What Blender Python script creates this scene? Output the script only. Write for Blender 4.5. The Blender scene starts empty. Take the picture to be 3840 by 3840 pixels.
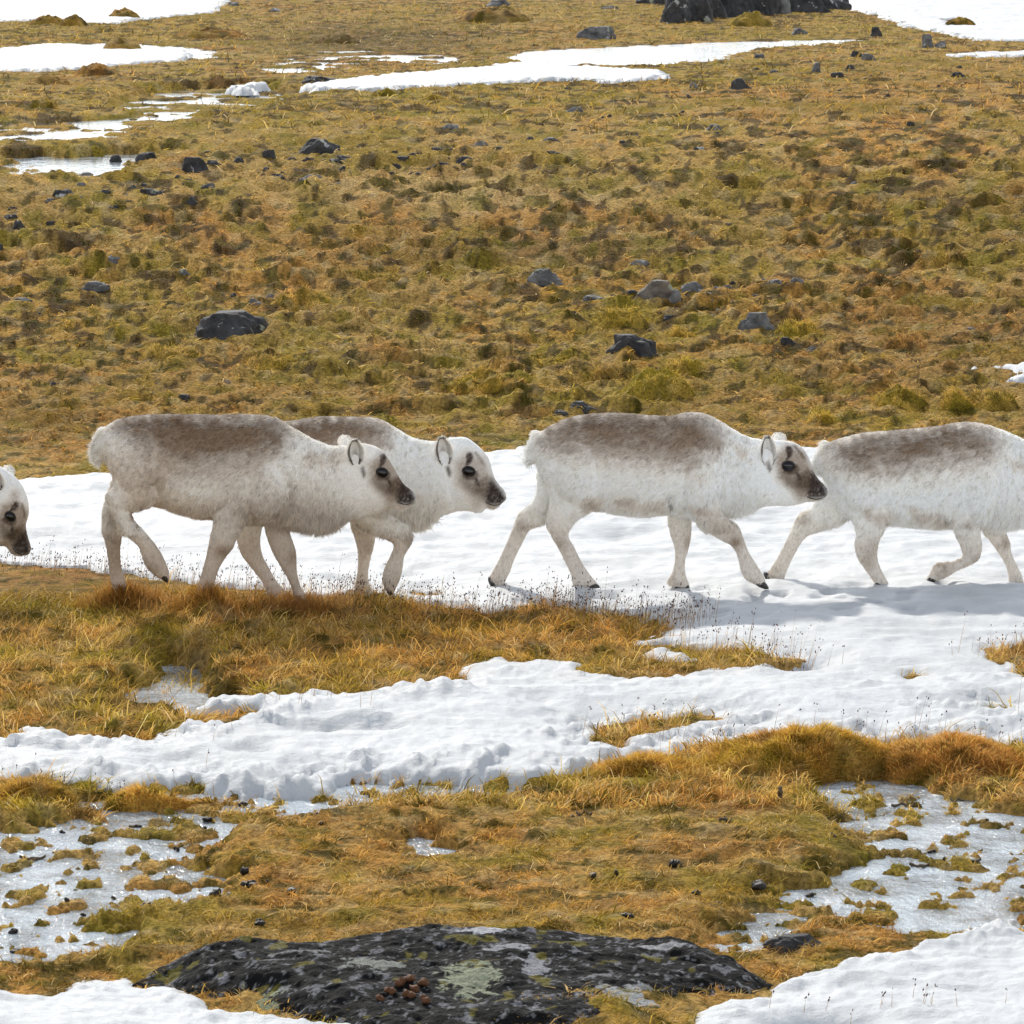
import bpy, bmesh, math, random
import numpy as np
from mathutils import Vector
rng = np.random.default_rng(7)
random.seed(7)
R = math.radians
scene = bpy.context.scene
C = scene.collection

# ------------------------------------------------------------------ camera
CAM = np.array([0.0, -22.0, 3.48]); PITCH = 8.02; HALF = 6.45
cd = bpy.data.cameras.new("camera"); cam = bpy.data.objects.new("camera", cd); C.objects.link(cam)
cam.location = CAM; cam.rotation_euler = (R(90 - PITCH), 0, 0)
cd.sensor_width = 36; cd.lens = 18 / math.tan(R(HALF)); cd.clip_start = 0.5; cd.clip_end = 6000
cd.dof.use_dof = True; cd.dof.focus_distance = 22.0; cd.dof.aperture_fstop = 36
scene.camera = cam
# ------------------------------------------------------------------ sky and sun
SUN_EL, SUN_ROT = 36.0, -14.0          # sun stands behind the animals, a little to the left
w = bpy.data.worlds.new("World"); scene.world = w; w.use_nodes = True
nt = w.node_tree; bg = nt.nodes["Background"]
sky = nt.nodes.new("ShaderNodeTexSky"); sky.sky_type = 'NISHITA'; sky.sun_disc = False
sky.sun_elevation = R(SUN_EL); sky.sun_rotation = R(SUN_ROT); sky.air_density = 1.0; sky.dust_density = 0.3; sky.ozone_density = 1.0
# thin veil of cloud: the sky loses part of its blue
hsv = nt.nodes.new("ShaderNodeHueSaturation"); hsv.inputs['Saturation'].default_value = .28; nt.links.new(sky.outputs[0], hsv.inputs['Color'])
nt.links.new(hsv.outputs[0], bg.inputs[0]); bg.inputs[1].default_value = 0.15
sd_ = bpy.data.lights.new("sun", 'SUN'); sun = bpy.data.objects.new("sun", sd_); C.objects.link(sun)
sd_.energy = 2.1; sd_.angle = R(2.5); sd_.color = (1.0, 0.945, 0.85)
sdir = Vector((math.sin(R(SUN_ROT)) * math.cos(R(SUN_EL)), math.cos(R(SUN_ROT)) * math.cos(R(SUN_EL)), math.sin(R(SUN_EL))))
sun.rotation_euler = sdir.to_track_quat('Z', 'Y').to_euler()
vs = scene.view_settings; vs.view_transform = 'Standard'; vs.look = 'None'; vs.exposure = 0.70; vs.gamma = 1.0

scene.cycles.diffuse_bounces = 6; scene.cycles.transmission_bounces = 6; scene.cycles.max_bounces = 10
# ------------------------------------------------------------------ noise
_p = rng.permutation(256); PERM = np.concatenate([_p, _p, _p])
_a = rng.random(256) * 2 * np.pi; GX, GY = np.cos(_a), np.sin(_a)
def pn(x, y, s=0):
    x = np.asarray(x, float) + s * 17.31; y = np.asarray(y, float) - s * 9.77
    xi = np.floor(x).astype(np.int64); yi = np.floor(y).astype(np.int64)
    fx = x - xi; fy = y - yi
    u = fx * fx * fx * (fx * (fx * 6 - 15) + 10); v = fy * fy * fy * (fy * (fy * 6 - 15) + 10)
    def g(ix, iy, dx, dy):
        h = PERM[PERM[ix & 255] + (iy & 255)]
        return GX[h] * dx + GY[h] * dy
    a = g(xi, yi, fx, fy); b = g(xi + 1, yi, fx - 1, fy)
    c = g(xi, yi + 1, fx, fy - 1); d = g(xi + 1, yi + 1, fx - 1, fy - 1)
    return ((a + (b - a) * u) + ((c + (d - c) * u) - (a + (b - a) * u)) * v) * 1.4
def fbm(x, y, o=4, s=0, gain=.5):
    t = 0; a = 1; f = 1; n = 0
    for i in range(o):
        t = t + a * pn(x * f, y * f, s + i * 3); n += a; a *= gain; f *= 2.03
    return t / n
def billow(x, y, o=3, s=0):
    t = 0; a = 1; f = 1; n = 0
    for i in range(o):
        t = t + a * (1 - np.abs(pn(x * f, y * f, s + i * 5)) * 2.2); n += a; a *= .5; f *= 2.1
    return t / n
def pn3(x, y, z, s=0):
    return (pn(x, y, s) + pn(y, z, s + 1) + pn(z, x, s + 2)) * .6
def sst(a, b, x):
    t = np.clip((x - a) / (b - a), 0, 1); return t * t * (3 - 2 * t)

# ------------------------------------------------------------------ terrain base and pixel rays
_ky = [-200, -5.0, -1.6, 0, 4.6, 6.2, 14.6, 16.5, 24, 32, 3000]
_kz = [-.10, -.10, -.045, -.06, -.05, .03, .96, 1.06, 1.14, 1.2, 1.2]
_ty = np.linspace(-60, 60, 2401); _tz = np.interp(_ty, _ky, _kz)
_k = np.hanning(25); _k /= _k.sum(); _tz = np.convolve(np.pad(_tz, 12, mode='edge'), _k, mode='valid')
def base(y): return np.interp(y, _ty, _tz)
F_ = 1920 / math.tan(R(HALF)); cp, sp = math.cos(R(PITCH)), math.sin(R(PITCH))
def ray(px, py):                       # full photo pixel (3840) -> direction
    a = (px - 1920) / F_; b = (1920 - py) / F_
    return np.array([a, cp + b * sp, -sp + b * cp])
def on_y(px, py, Y):
    d = ray(px, py); t = (Y - CAM[1]) / d[1]; return CAM + d * t
def on_z(px, py, z):
    d = ray(px, py); t = (z - CAM[2]) / d[2]; return CAM + d * t
def on_ground(px, py, dz=0.0):
    d = ray(px, py); lo, hi = 5.0, 400.0
    ts = np.geomspace(lo, hi, 3000); P = CAM[None] + d[None] * ts[:, None]
    below = P[:, 2] < base(P[:, 1]) + dz
    i = int(np.argmax(below)) if below.any() else len(ts) - 1
    return P[i]
def proj(x, y, z):                     # world -> photo pixel
    dx = x - CAM[0]; dy = y - CAM[1]; dz = z - CAM[2]
    fwd = dy * cp - dz * sp; up = dy * sp + dz * cp
    return 1920 + F_ * dx / fwd, 1920 - F_ * up / fwd
S2 = 3840 / 1932.0
def wpoly(pts, level=None, dz=0.0):            # polygon traced on the 1932 px view -> ground polygon
    out = []
    for x, y in pts:
        y = max(y, -140)
        p = on_ground(x * S2, (y - (8 if dz and 1400 < y < 1560 else 0)) * S2, 0 if 1400 < y < 1560 else dz) if level is None else on_z(x * S2, y * S2, level)
        out.append(p[:2])
    return np.array(out)
def psdf(poly, x, y):                  # signed distance, positive inside
    m = 3.0
    out = np.full(x.shape, -m)
    lo = poly.min(0) - m; hi = poly.max(0) + m
    sel = (x > lo[0]) & (x < hi[0]) & (y > lo[1]) & (y < hi[1])
    if not sel.any(): return out
    X = x[sel]; Y = y[sel]; d2 = np.full(X.shape, 1e9); ins = np.zeros(X.shape, bool)
    n = len(poly)
    for i in range(n):
        a = poly[i]; b = poly[(i + 1) % n]; e = b - a; L = e @ e + 1e-12
        t = np.clip(((X - a[0]) * e[0] + (Y - a[1]) * e[1]) / L, 0, 1)
        dx = X - a[0] - t * e[0]; dy = Y - a[1] - t * e[1]; d2 = np.minimum(d2, dx * dx + dy * dy)
        c = (a[1] > Y) != (b[1] > Y)
        if abs(e[1]) > 1e-12: ins ^= c & (X < e[0] * (Y - a[1]) / e[1] + a[0])
    d = np.sqrt(d2); out[sel] = np.clip(np.where(ins, d, -d), -m, m)
    return out

# ------------------------------------------------------------------ snow, holes and pools traced from the photograph (1932 px view)
SNOW = [wpoly(p, dz=.035) for p in [
 [(-500,910),(0,900),(100,896),(205,892),(500,880),(760,860),(925,842),(1000,838),(1250,842),(1495,838),(1560,846),(1932,850),(2500,850),
  (2500,1425),(1932,1415),(1660,1412),(1350,1418),(1200,1445),(1150,1465),(1000,1477),(700,1466),(640,1476),(600,1500),(450,1492),(380,1482),(200,1490),(0,1482),(-500,1478)],
 [(-500,1855),(0,1850),(100,1862),(150,1840),(230,1838),(285,1852),(340,1850),(385,1878),(390,1890),(480,1895),(600,1915),(750,1925),(900,1948),(900,2300),(-500,2300)],
 [(1290,1935),(1330,1892),(1400,1878),(1455,1868),(1430,1852),(1490,1832),(1560,1808),(1640,1792),(1700,1787),(1760,1762),(1830,1742),(1870,1730),(1932,1745),(2500,1745),(2500,2300),(1290,2300)],
 [(-500,84),(0,92),(90,80),(200,88),(355,96),(350,110),(200,122),(80,130),(0,128),(-500,120)],
 [(-500,-120),(470,-120),(420,4),(400,22),(300,30),(210,42),(100,34),(0,38),(-500,40)],
 [(575,158),(640,148),(700,142),(900,125),(1000,114),(1100,124),(1262,132),(1250,145),(1150,152),(1090,148),(900,155),(700,166),(600,163)],
 [(1590,-120),(1600,14),(1660,28),(1720,50),(1800,62),(1850,74),(2500,80),(2500,-120)],
 [(1775,101),(1850,97),(2200,97),(2200,104),(1850,105)],
 [(1845,690),(1870,679),(1932,684),(2100,686),(2100,708),(1932,702),(1890,694)],
 [(1895,709),(1932,706),(2050,710),(2050,718),(1932,716)],
 [(470,155),(490,150),(490,160),(440,163)],
]]
HOLE = [wpoly(p) for p in [
 [(-500,1055),(0,1062),(100,1070),(240,1085),(350,1100),(500,1120),(620,1135),(700,1128),(800,1140),(900,1158),(1000,1148),(1060,1148),(1130,1165),(1250,1178),(1275,1195),(1230,1208),(1200,1222),
  (1290,1228),(1330,1232),(1430,1235),(1505,1243),(1500,1255),(1400,1262),(1300,1275),(1190,1290),(1110,1270),(940,1260),(880,1272),(850,1295),(780,1292),(690,1312),(570,1322),(480,1325),(400,1318),(385,1345),
  (480,1342),(480,1356),(420,1370),(360,1366),(330,1385),(250,1402),(130,1398),(60,1372),(10,1400),(-500,1400)],
 [(1125,1402),(1135,1370),(1200,1365),(1290,1356),(1350,1354),(1355,1362),(1290,1370),(1230,1390),(1195,1410),(1175,1418),(1130,1410)],
 [(1850,1243),(1870,1230),(1932,1225),(2150,1222),(2150,1292),(1925,1285),(1908,1272),(1932,1260),(1890,1258)],
 [(1700,1286),(1725,1279),(1745,1285),(1740,1292),(1710,1293)],
 [(1835,1342),(1870,1335),(1905,1340),(1880,1350)],
 [(755,1126),(785,1120),(820,1125),(800,1131)],
 [(1780,40),(1810,36),(1825,42),(1800,50)],[(1675,40),(1690,44),(1670,48)],
]]
ISLE = [wpoly(p) for p in [[(1205,1240),(1225,1229),(1260,1231),(1310,1243),(1300,1250),(1240,1251)],[(880,1262),(945,1245),(1000,1256),(1090,1250),(1110,1268),(1010,1275),(900,1275)]]]
NEARZ = -0.125
POOLS = []                             # polygon, level, speckle, depth blend
def pool(pts, speck, near=False, bl=.12, at=None):
    if near: lv = NEARZ
    else:
        k = max(p[1] for p in pts); x0 = np.mean([p[0] for p in pts]); lv = float(base(on_ground(x0 * S2, (at or k) * S2)[1])) - .005
    POOLS.append((wpoly(pts, lv), lv, speck, bl, near))
pool([(-600,1570),(60,1580),(110,1568),(240,1525),(180,1515),(330,1500),(460,1495),(520,1490),(600,1480),(640,1468),(700,1464),(860,1474),(960,1490),(950,1528),(850,1515),(700,1510),(620,1530),(560,1552),(420,1558),(300,1564),(280,1584),
      (380,1578),(370,1600),(290,1620),(350,1640),(420,1700),(300,1720),(130,1750),(230,1770),(90,1815),(0,1835),(-600,1840)], .85, True)
pool([(1560,1490),(1600,1482),(1700,1490),(1750,1520),(1850,1545),(2600,1560),(2600,1780),(1870,1745),(1760,1770),(1700,1755),(1640,1690),(1620,1645),(1720,1620),(1650,1590),(1600,1560),(1640,1540),(1570,1510)], .75, True)
pool([(1480,1690),(1560,1678),(1600,1700),(1700,1725),(1700,1745),(1560,1715),(1500,1722)], .9, True)
pool([(1380,1760),(1420,1740),(1470,1750),(1450,1785),(1400,1800)], .6, True)
pool([(245,1315),(320,1292),(318,1262),(352,1272),(352,1302),(400,1318),(395,1362),(330,1352)], .4, True)
pool([(760,1605),(800,1600),(815,1615),(780,1622)], .8, True)
pool([(1000,106),(1050,97),(1200,90),(1400,81),(1590,77),(1480,86),(1400,90),(1350,100),(1300,115),(1200,122),(1090,120),(1000,112)], .15)
pool([(150,100),(200,84),(300,90),(358,98),(350,110),(200,116)], .1)
pool([(590,112),(640,98),(700,97),(830,112),(800,120),(640,126),(560,135),(540,132)], 1.9)
pool([(250,205),(330,175),(460,168),(500,182),(560,178),(555,186),(470,196),(430,212),(330,216),(260,214)], 1.9, at=265)
pool([(-300,232),(60,238),(200,232),(330,222),(320,230),(230,240),(120,265),(60,265),(-300,262)], 1.4)
pool([(40,302),(90,300),(130,306),(250,296),(240,302),(180,318),(120,328),(80,318)], .5)
NEAR = [p for p in POOLS if p[4]]

# feet that stand on the ground: (x, y, z) collected by the reindeer definitions below
PINS = []
# mounds traced in the photo: (px full, py base, width px, height px, tint)
MOUNDS = []

def blobs(px, py, lst):
    out = 0
    for (cx, cy, rx, ry, wgt) in lst:
        out = out + wgt * np.exp(-(((px - cx) / rx) ** 2 + ((py - cy) / ry) ** 2))
    return out
def ground0(x, y, detail=True):
    """height of the tundra under the snow, without the foot pins"""
    x = np.asarray(x, float); y = np.asarray(y, float)
    d = y + 22.0
    z = base(y).copy() if hasattr(base(y), 'copy') else base(y)
    slope = sst(4.5, 7.5, y)
    amp = .018 + slope * (.05 + .035 * sst(8, 40, d - 10))
    wl = .45 + .35 * slope + .5 * sst(10, 40, y)
    wx = fbm(x / .9, y / .9, 2, 40) * .3; wy = fbm(x / .9, y / .9, 2, 44) * .3
    hum = fbm((x + wx) / .55, (y + wy) / .42, 3, 3)
    humL = fbm((x + wx) / 1.5, (y + wy) / 1.1, 3, 9)
    hum = np.sign(hum) * np.abs(hum) ** 1.0
    bil = billow((x + wx) / 1.1, (y + wy) / .8, 2, 15)
    tong = sst(-5.2, -3.2, y) * (1 - sst(-.8, .1, y))
    front = 1 - sst(-5.2, -4.2, y)
    plat = 1 - .62 * sst(15, 21, y)
    tus = np.clip(fbm((x + wx * .5) / .32, (y + wy * .5) / .24, 3, 27) + .05, -.15, 1); tusm = sst(-.2, .3, fbm(x / 1.6, y / 1.2, 2, 31))
    z = z + slope * plat * (hum * .035 + humL * .08 * sst(6, 12, y) + np.clip(bil - .5, 0, 1) * .07 + tus * .14 * (.3 + .7 * tusm) + np.clip(fbm(x / .17, y / .14, 2, 29), 0, 1) * .075)
    z = z + tong * (hum * .05 + .02 + humL * .03 + np.clip(fbm((x + wx) / .24, (y + wy) / .22, 3, 35), -.1, 1) * .07) + front * (.035 + hum * .035 + humL * .03 + np.clip(fbm((x + wx) / .22, (y + wy) / .2, 3, 37), -.1, 1) * .05)
    if detail:
        z = z + (.008 + .012 * slope) * fbm(x / .11, y / .09, 3, 21)
    # pools
    near_out = sst(-3.6, -4.6, y)
    z = np.where(y < -3.2, np.maximum(z, NEARZ + .008 + .01 * (fbm(x / .1, y / .1, 2, 50) + 1)), z)
    jx = fbm(x / .3, y / .3, 5, 60, .62) * .22; jy = fbm(x / .3, y / .3, 5, 64, .62) * .26
    for poly, lv, spk, bl, near in POOLS:
        sc = 1.0 if near else 2.2
        s = psdf(poly, x + jx * sc, y + jy * sc * 1.3)
        wgt = sst(-.2, -.03, s) if near else sst(-.5, -.15, s)
        rim = np.clip(1 + s / (1.2 * sc), 0, 1)
        z = z * (1 - rim) + np.maximum(z, lv + .012) * rim if not near else z
        isl = fbm(x / ((.13 if near else .3) * sc), y / ((.17 if near else .4) * sc), 4, 70, .6)
        bed = lv - .02 + np.clip(isl * spk * (.17 if near else .14) + (spk - .8) * .01 + fbm(x / .7, y / .9, 2, 75) * .03 * near, -.03, .04)
        z = z * (1 - wgt) + bed * wgt
    return z
_pinw = None
def pinf(x, y):
    if _pinw is None: return 0
    o = 0
    for (px_, py_, _), wv in zip(PINS, _pinw):
        o = o + wv * np.exp(-((x - px_) ** 2 + (y - py_) ** 2) / (2 * .13 ** 2))
    return o
def snow_sd(x, y):
    k = np.clip((y + 22) / 22, .6, 3)
    jx = fbm(x / .3, y / .3, 4, 80, .6) * .14 * k; jy = fbm(x / .3, y / .3, 4, 85, .6) * .26 * k
    X = x + jx; Y = y + jy
    s = np.full(np.shape(x), -3.0)
    for p in SNOW: s = np.maximum(s, psdf(p, X, Y))
    for p in HOLE: s = np.minimum(s, -psdf(p, X, Y))
    for p in ISLE: s = np.maximum(s, psdf(p, X, Y))
    return s
LUMPS = [(on_ground(a_ * S2, b_ * S2, .05), r_, h_) for a_, b_, r_, h_ in [(820,1303,.10,.07),(780,1312,.07,.04),(870,1300,.07,.05),(545,1332,.09,.05),(600,1325,.06,.035),(500,1345,.07,.03),(950,1262,.08,.05),(1110,1455,.10,.05),(1060,1462,.08,.04),(1180,1440,.07,.04),(20,1378,.09,.06),(60,1395,.07,.03),(1860,1745,.12,.07),(1800,1765,.08,.04),(1700,1795,.10,.03),(1440,1260,.08,.03),(700,1345,.09,.03)]]
PITS = []                              # hollows melted or trodden into the snow (photo px 1932): x, y, radius m, depth m
_q = np.random.default_rng(5)
for a in [(float(_q.uniform(930, 1900)), float(_q.uniform(1096, 1150)), .045, .035) for _ in range(34)] + [(475,1396,.10,.05),(705,1348,.12,.06),(1500,1222,.16,.08),(1490,1235,.14,.05),(640,1345,.08,.03),(590,1352,.13,.04),(690,1440,.2,.05),(1000,1300,.12,.03),(40,1215,.1,.0),
          (1350,1350,.3,.04),(1100,1320,.3,.03),(640,1075,.1,.02),(200,915,.18,.03),(1150,1010,.2,.03),(1220,1005,.2,.03),(1440,975,.2,.03),(1560,1030,.2,.03),(150,1010,.3,.03),(900,975,.15,.03),
          (1560,1915,.16,.09),(1500,1925,.12,.08),(560,1432,.15,.03),(330,1425,.2,.03),(1245,1320,.4,.03),(1700,1330,.3,.03),(1880,1300,.15,.03)]:
    g = on_ground(a[0] * S2, a[1] * S2, .07); PITS.append((g[0], g[1], a[2], a[3]))
def ground(x, y, sd=None):
    g = ground0(x, y); sd = snow_sd(x, y) if sd is None else sd; w_ = sst(-.22, -.03, sd)
    g = g * (1 - w_) + np.minimum(g, base(y) + .008) * w_
    return g + pinf(x, y)
def snow0(x, y, sd=None):
    if sd is None: sd = snow_sd(x, y)
    far = sst(5, 20, y)
    th = (.024 + .012 * far) * (np.clip(sd, 0, .05) / .05) ** .7 + (.018 * sst(0, .35, sd) + .032 * sst(.2, 1.3, sd)) * (1 - .5 * far)
    b = base(y)
    cup = -np.abs(fbm(x / .34, y / .30, 2, 100)) * (.035 - .012 * sst(-1.5, -3, y))
    und = fbm(x / 1.3, y / .8, 3, 104) * .035
    rough = sst(-1.5, -3.5, y)
    lump = np.clip(fbm(x / .12, y / .11, 3, 108), 0, 1) * .085 * rough * (1 - sst(.12, .4, sd)) * (.35 + .65 * sst(-7.2, -6, y)) + np.clip(fbm(x / .5, y / .4, 3, 112) - .1, 0, 1) * .06 * rough * (1 - sst(.3, 1.1, sd))
    fine = fbm(x / .075, y / .07, 3, 116) * .006 * (1 + rough)
    pits = 0
    for (cx, cy, r, dp) in PITS:
        pits = pits - dp * np.exp(-(((x - cx) ** 2 + (y - cy) ** 2) / (r * r)) ** 1.5)
    for (g_, r_, h_) in LUMPS: pits = pits + .55 * h_ * np.exp(-(((x - g_[0]) ** 2 + (y - g_[1]) ** 2) / (r_ * r_)) ** 1.3) * (1 + 1.2 * fbm(x / .06, y / .05, 2, 118))
    inn = sst(0, .12, sd)
    z = b + th + (cup + und + pits) * inn + (lump + fine) * sst(0, .08, sd)
    return np.where(sd > 0, z, b - .06 * sst(0, .06, -sd))

# ------------------------------------------------------------------ object helpers
def tag(o, label=None, cat=None, group=None, kind=None):
    for k, v in (("label", label), ("category", cat), ("group", group), ("kind", kind)):
        if v: o[k] = v
    return o
def mesh_np(name, V, F, mat, parent=None, smooth=True, cols=None, colname="Col", weights=None):
    """F: (n,3) or (n,4) int array, or list of such arrays"""
    if not isinstance(F, list): F = [F]
    F = [f for f in F if len(f)]
    me = bpy.data.meshes.new(name); V = np.asarray(V, np.float32)
    me.vertices.add(len(V)); me.vertices.foreach_set("co", V.ravel())
    nl = sum(f.size for f in F); npol = sum(len(f) for f in F)
    me.loops.add(nl); me.loops.foreach_set("vertex_index", np.concatenate([f.ravel() for f in F]).astype(np.int32))
    me.polygons.add(npol)
    tot = np.concatenate([np.full(len(f), f.shape[1]) for f in F]); st = np.concatenate([[0], np.cumsum(tot)[:-1]])
    me.polygons.foreach_set("loop_start", st.astype(np.int32))
    me.polygons.foreach_set("use_smooth", np.full(npol, smooth))
    me.update(calc_edges=True)
    if cols is not None:
        a = me.color_attributes.new(colname, 'FLOAT_COLOR', 'POINT')
        c = np.ones((len(V), 4), np.float32); c[:, :3] = cols; a.data.foreach_set("color", c.ravel())
    me.materials.append(mat)
    o = bpy.data.objects.new(name, me); C.objects.link(o)
    if parent: o.parent = parent
    return o
def empty(name, loc=(0, 0, 0)):
    o = bpy.data.objects.new(name, None); o.location = loc; o.empty_display_size = .1; C.objects.link(o); return o
def shift(o, loc):                      # move mesh data so that it sits under a parent placed at loc
    me = o.data; n = len(me.vertices); co = np.empty(n * 3, np.float32); me.vertices.foreach_get("co", co)
    co = co.reshape(-1, 3) - np.asarray(loc, np.float32); me.vertices.foreach_set("co", co.ravel()); me.update()

# ------------------------------------------------------------------ materials
def newmat(name):
    m = bpy.data.materials.new(name); m.use_nodes = True; t = m.node_tree
    return m, t, t.nodes["Principled BSDF"]
def N(t, typ, **kw):
    n = t.nodes.new(typ)
    for k, v in kw.items():
        if k in n.inputs.keys(): n.inputs[k].default_value = v
        else: setattr(n, k, v)
    return n
def bump_noise(t, bsdf, scale, strength, dist=.01, detail=6, coord='Object', sc=None, rough=.6):
    tc = N(t, "ShaderNodeTexCoord"); n = N(t, "ShaderNodeTexNoise", Scale=scale, Detail=detail, Roughness=rough)
    src = tc.outputs[coord]
    if sc:
        mp = N(t, "ShaderNodeMapping"); mp.inputs['Scale'].default_value = sc; t.links.new(src, mp.inputs[0]); src = mp.outputs[0]
    t.links.new(src, n.inputs['Vector'])
    b = N(t, "ShaderNodeBump", Strength=strength, Distance=dist); t.links.new(n.outputs['Fac'], b.inputs['Height'])
    t.links.new(b.outputs[0], bsdf.inputs['Normal']); return n, b, src
def mat_vcol(name, rough=.95, scale=60, lo=.6, hi=1.4, bstr=.6, dist=.01, spec=.1):
    m, t, b = newmat(name)
    a = N(t, "ShaderNodeVertexColor", layer_name="Col")
    n, bp, src = bump_noise(t, b, scale, bstr, dist)
    mr = N(t, "ShaderNodeMapRange"); mr.inputs['From Min'].default_value = .3; mr.inputs['From Max'].default_value = .7
    mr.inputs['To Min'].default_value = lo; mr.inputs['To Max'].default_value = hi
    t.links.new(n.outputs['Fac'], mr.inputs['Value'])
    v = N(t, "ShaderNodeVectorMath", operation='SCALE'); t.links.new(a.outputs['Color'], v.inputs[0]); t.links.new(mr.outputs[0], v.inputs['Scale'])
    t.links.new(v.outputs[0], b.inputs['Base Color'])
    b.inputs['Roughness'].default_value = rough; b.inputs['Specular IOR Level'].default_value = spec
    return m
M_ground = mat_vcol("tundra_turf", scale=45, lo=.45, hi=1.5, bstr=1.0, dist=.03)
M_moss = mat_vcol("moss", scale=70, lo=.4, hi=1.5, bstr=1.0, dist=.02)
def mat_strand(name, trans=.45, rough=.6, gloss=.0):
    m = bpy.data.materials.new(name); m.use_nodes = True; t = m.node_tree; t.nodes.clear()
    out = N(t, "ShaderNodeOutputMaterial"); a = N(t, "ShaderNodeVertexColor", layer_name="Col")
    d = N(t, "ShaderNodeBsdfDiffuse"); tr = N(t, "ShaderNodeBsdfTranslucent"); mx = N(t, "ShaderNodeMixShader"); mx.inputs[0].default_value = trans
    t.links.new(a.outputs[0], d.inputs[0]); t.links.new(a.outputs[0], tr.inputs[0])
    t.links.new(d.outputs[0], mx.inputs[1]); t.links.new(tr.outputs[0], mx.inputs[2]); last = mx.outputs[0]
    if gloss:
        g = N(t, "ShaderNodeBsdfGlossy", Roughness=.45); g.inputs[0].default_value = (1, .95, .85, 1); m2 = N(t, "ShaderNodeMixShader"); m2.inputs[0].default_value = gloss
        t.links.new(last, m2.inputs[1]); t.links.new(g.outputs[0], m2.inputs[2]); last = m2.outputs[0]
    t.links.new(last, out.inputs[0]); return m
M_blade = mat_strand("dry_grass_blade", .45)
M_fur = mat_strand("fur_strand", .25)
M_coat = mat_vcol("coat_skin", scale=90, lo=.88, hi=1.1, bstr=.5, dist=.004, spec=.05)
# snow
M_snow, t, b = newmat("old_snow")
b.inputs['Base Color'].default_value = (.86, .89, .93, 1); b.inputs['Roughness'].default_value = .55; b.inputs['Specular IOR Level'].default_value = .25
b.inputs['Subsurface Weight'].default_value = .08; b.inputs['Subsurface Radius'].default_value = (.05, .06, .08); b.inputs['Subsurface Scale'].default_value = .4
tc = N(t, "ShaderNodeTexCoord"); n1 = N(t, "ShaderNodeTexNoise", Scale=16, Detail=8, Roughness=.62); n2 = N(t, "ShaderNodeTexNoise", Scale=150, Detail=3, Roughness=.7)
mp = N(t, "ShaderNodeMapping"); mp.inputs['Scale'].default_value = (.6, 1.0, 1.0); t.links.new(tc.outputs['Object'], mp.inputs[0])
t.links.new(mp.outputs[0], n1.inputs['Vector']); t.links.new(tc.outputs['Object'], n2.inputs['Vector'])
b1 = N(t, "ShaderNodeBump", Strength=.6, Distance=.022); b2 = N(t, "ShaderNodeBump", Strength=.8, Distance=.005)
t.links.new(n1.outputs['Fac'], b1.inputs['Height']); t.links.new(n2.outputs['Fac'], b2.inputs['Height']); t.links.new(b1.outputs[0], b2.inputs['Normal']); t.links.new(b2.outputs[0], b.inputs['Normal'])
n3 = N(t, "ShaderNodeTexNoise", Scale=2.2, Detail=5, Roughness=.6); t.links.new(tc.outputs['Object'], n3.inputs['Vector'])
cr = N(t, "ShaderNodeValToRGB"); cr.color_ramp.elements[0].position = .3; cr.color_ramp.elements[0].color = (.48, .50, .515, 1); cr.color_ramp.elements[1].position = .6; cr.color_ramp.elements[1].color = (.575, .595, .615, 1)
t.links.new(n3.outputs['Fac'], cr.inputs[0])
n5 = N(t, "ShaderNodeTexNoise", Scale=48, Detail=4, Roughness=.75); t.links.new(tc.outputs['Object'], n5.inputs['Vector'])
c5 = N(t, "ShaderNodeValToRGB"); c5.color_ramp.elements[0].position = .66; c5.color_ramp.elements[1].position = .74; t.links.new(n5.outputs['Fac'], c5.inputs[0])
mx5 = N(t, "ShaderNodeMix", data_type='RGBA'); mx5.inputs['B'].default_value = (.30, .27, .22, 1); t.links.new(c5.outputs[0], mx5.inputs['Factor']); t.links.new(cr.outputs[0], mx5.inputs['A']); t.links.new(mx5.outputs['Result'], b.inputs['Base Color'])
# water
def mat_water(name, scale, strength, dist, sc=(1, 1, 1)):
    m, t, b = newmat(name)
    b.inputs['Base Color'].default_value = (.33, .37, .40, 1); b.inputs['Roughness'].default_value = .05; b.inputs['IOR'].default_value = 1.33
    b.inputs['Specular IOR Level'].default_value = .5
    n, bp, s = bump_noise(t, b, scale, strength, dist, detail=4, sc=sc)
    b.inputs['Transmission Weight'].default_value = 0.0
    # sky brightness painted into the base colour: pale bluish and darker areas
    tc = N(t, "ShaderNodeTexCoord"); nn = N(t, "ShaderNodeTexNoise", Scale=3.2, Detail=8, Roughness=.65); t.links.new(tc.outputs['Object'], nn.inputs['Vector'])
    cr = N(t, "ShaderNodeValToRGB"); e = cr.color_ramp.elements; e[0].position = .40; e[0].color = (.20, .225, .235, 1); e[1].position = .56; e[1].color = (.52, .59, .65, 1)
    t.links.new(nn.outputs['Fac'], cr.inputs[0]); t.links.new(cr.outputs[0], b.inputs['Base Color'])
    return m
M_water = mat_water("meltwater", 34, 1.0, .027, (1, .5, 1))
M_waterfar = mat_water("meltwater_calm", 7, .5, .025)
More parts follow.
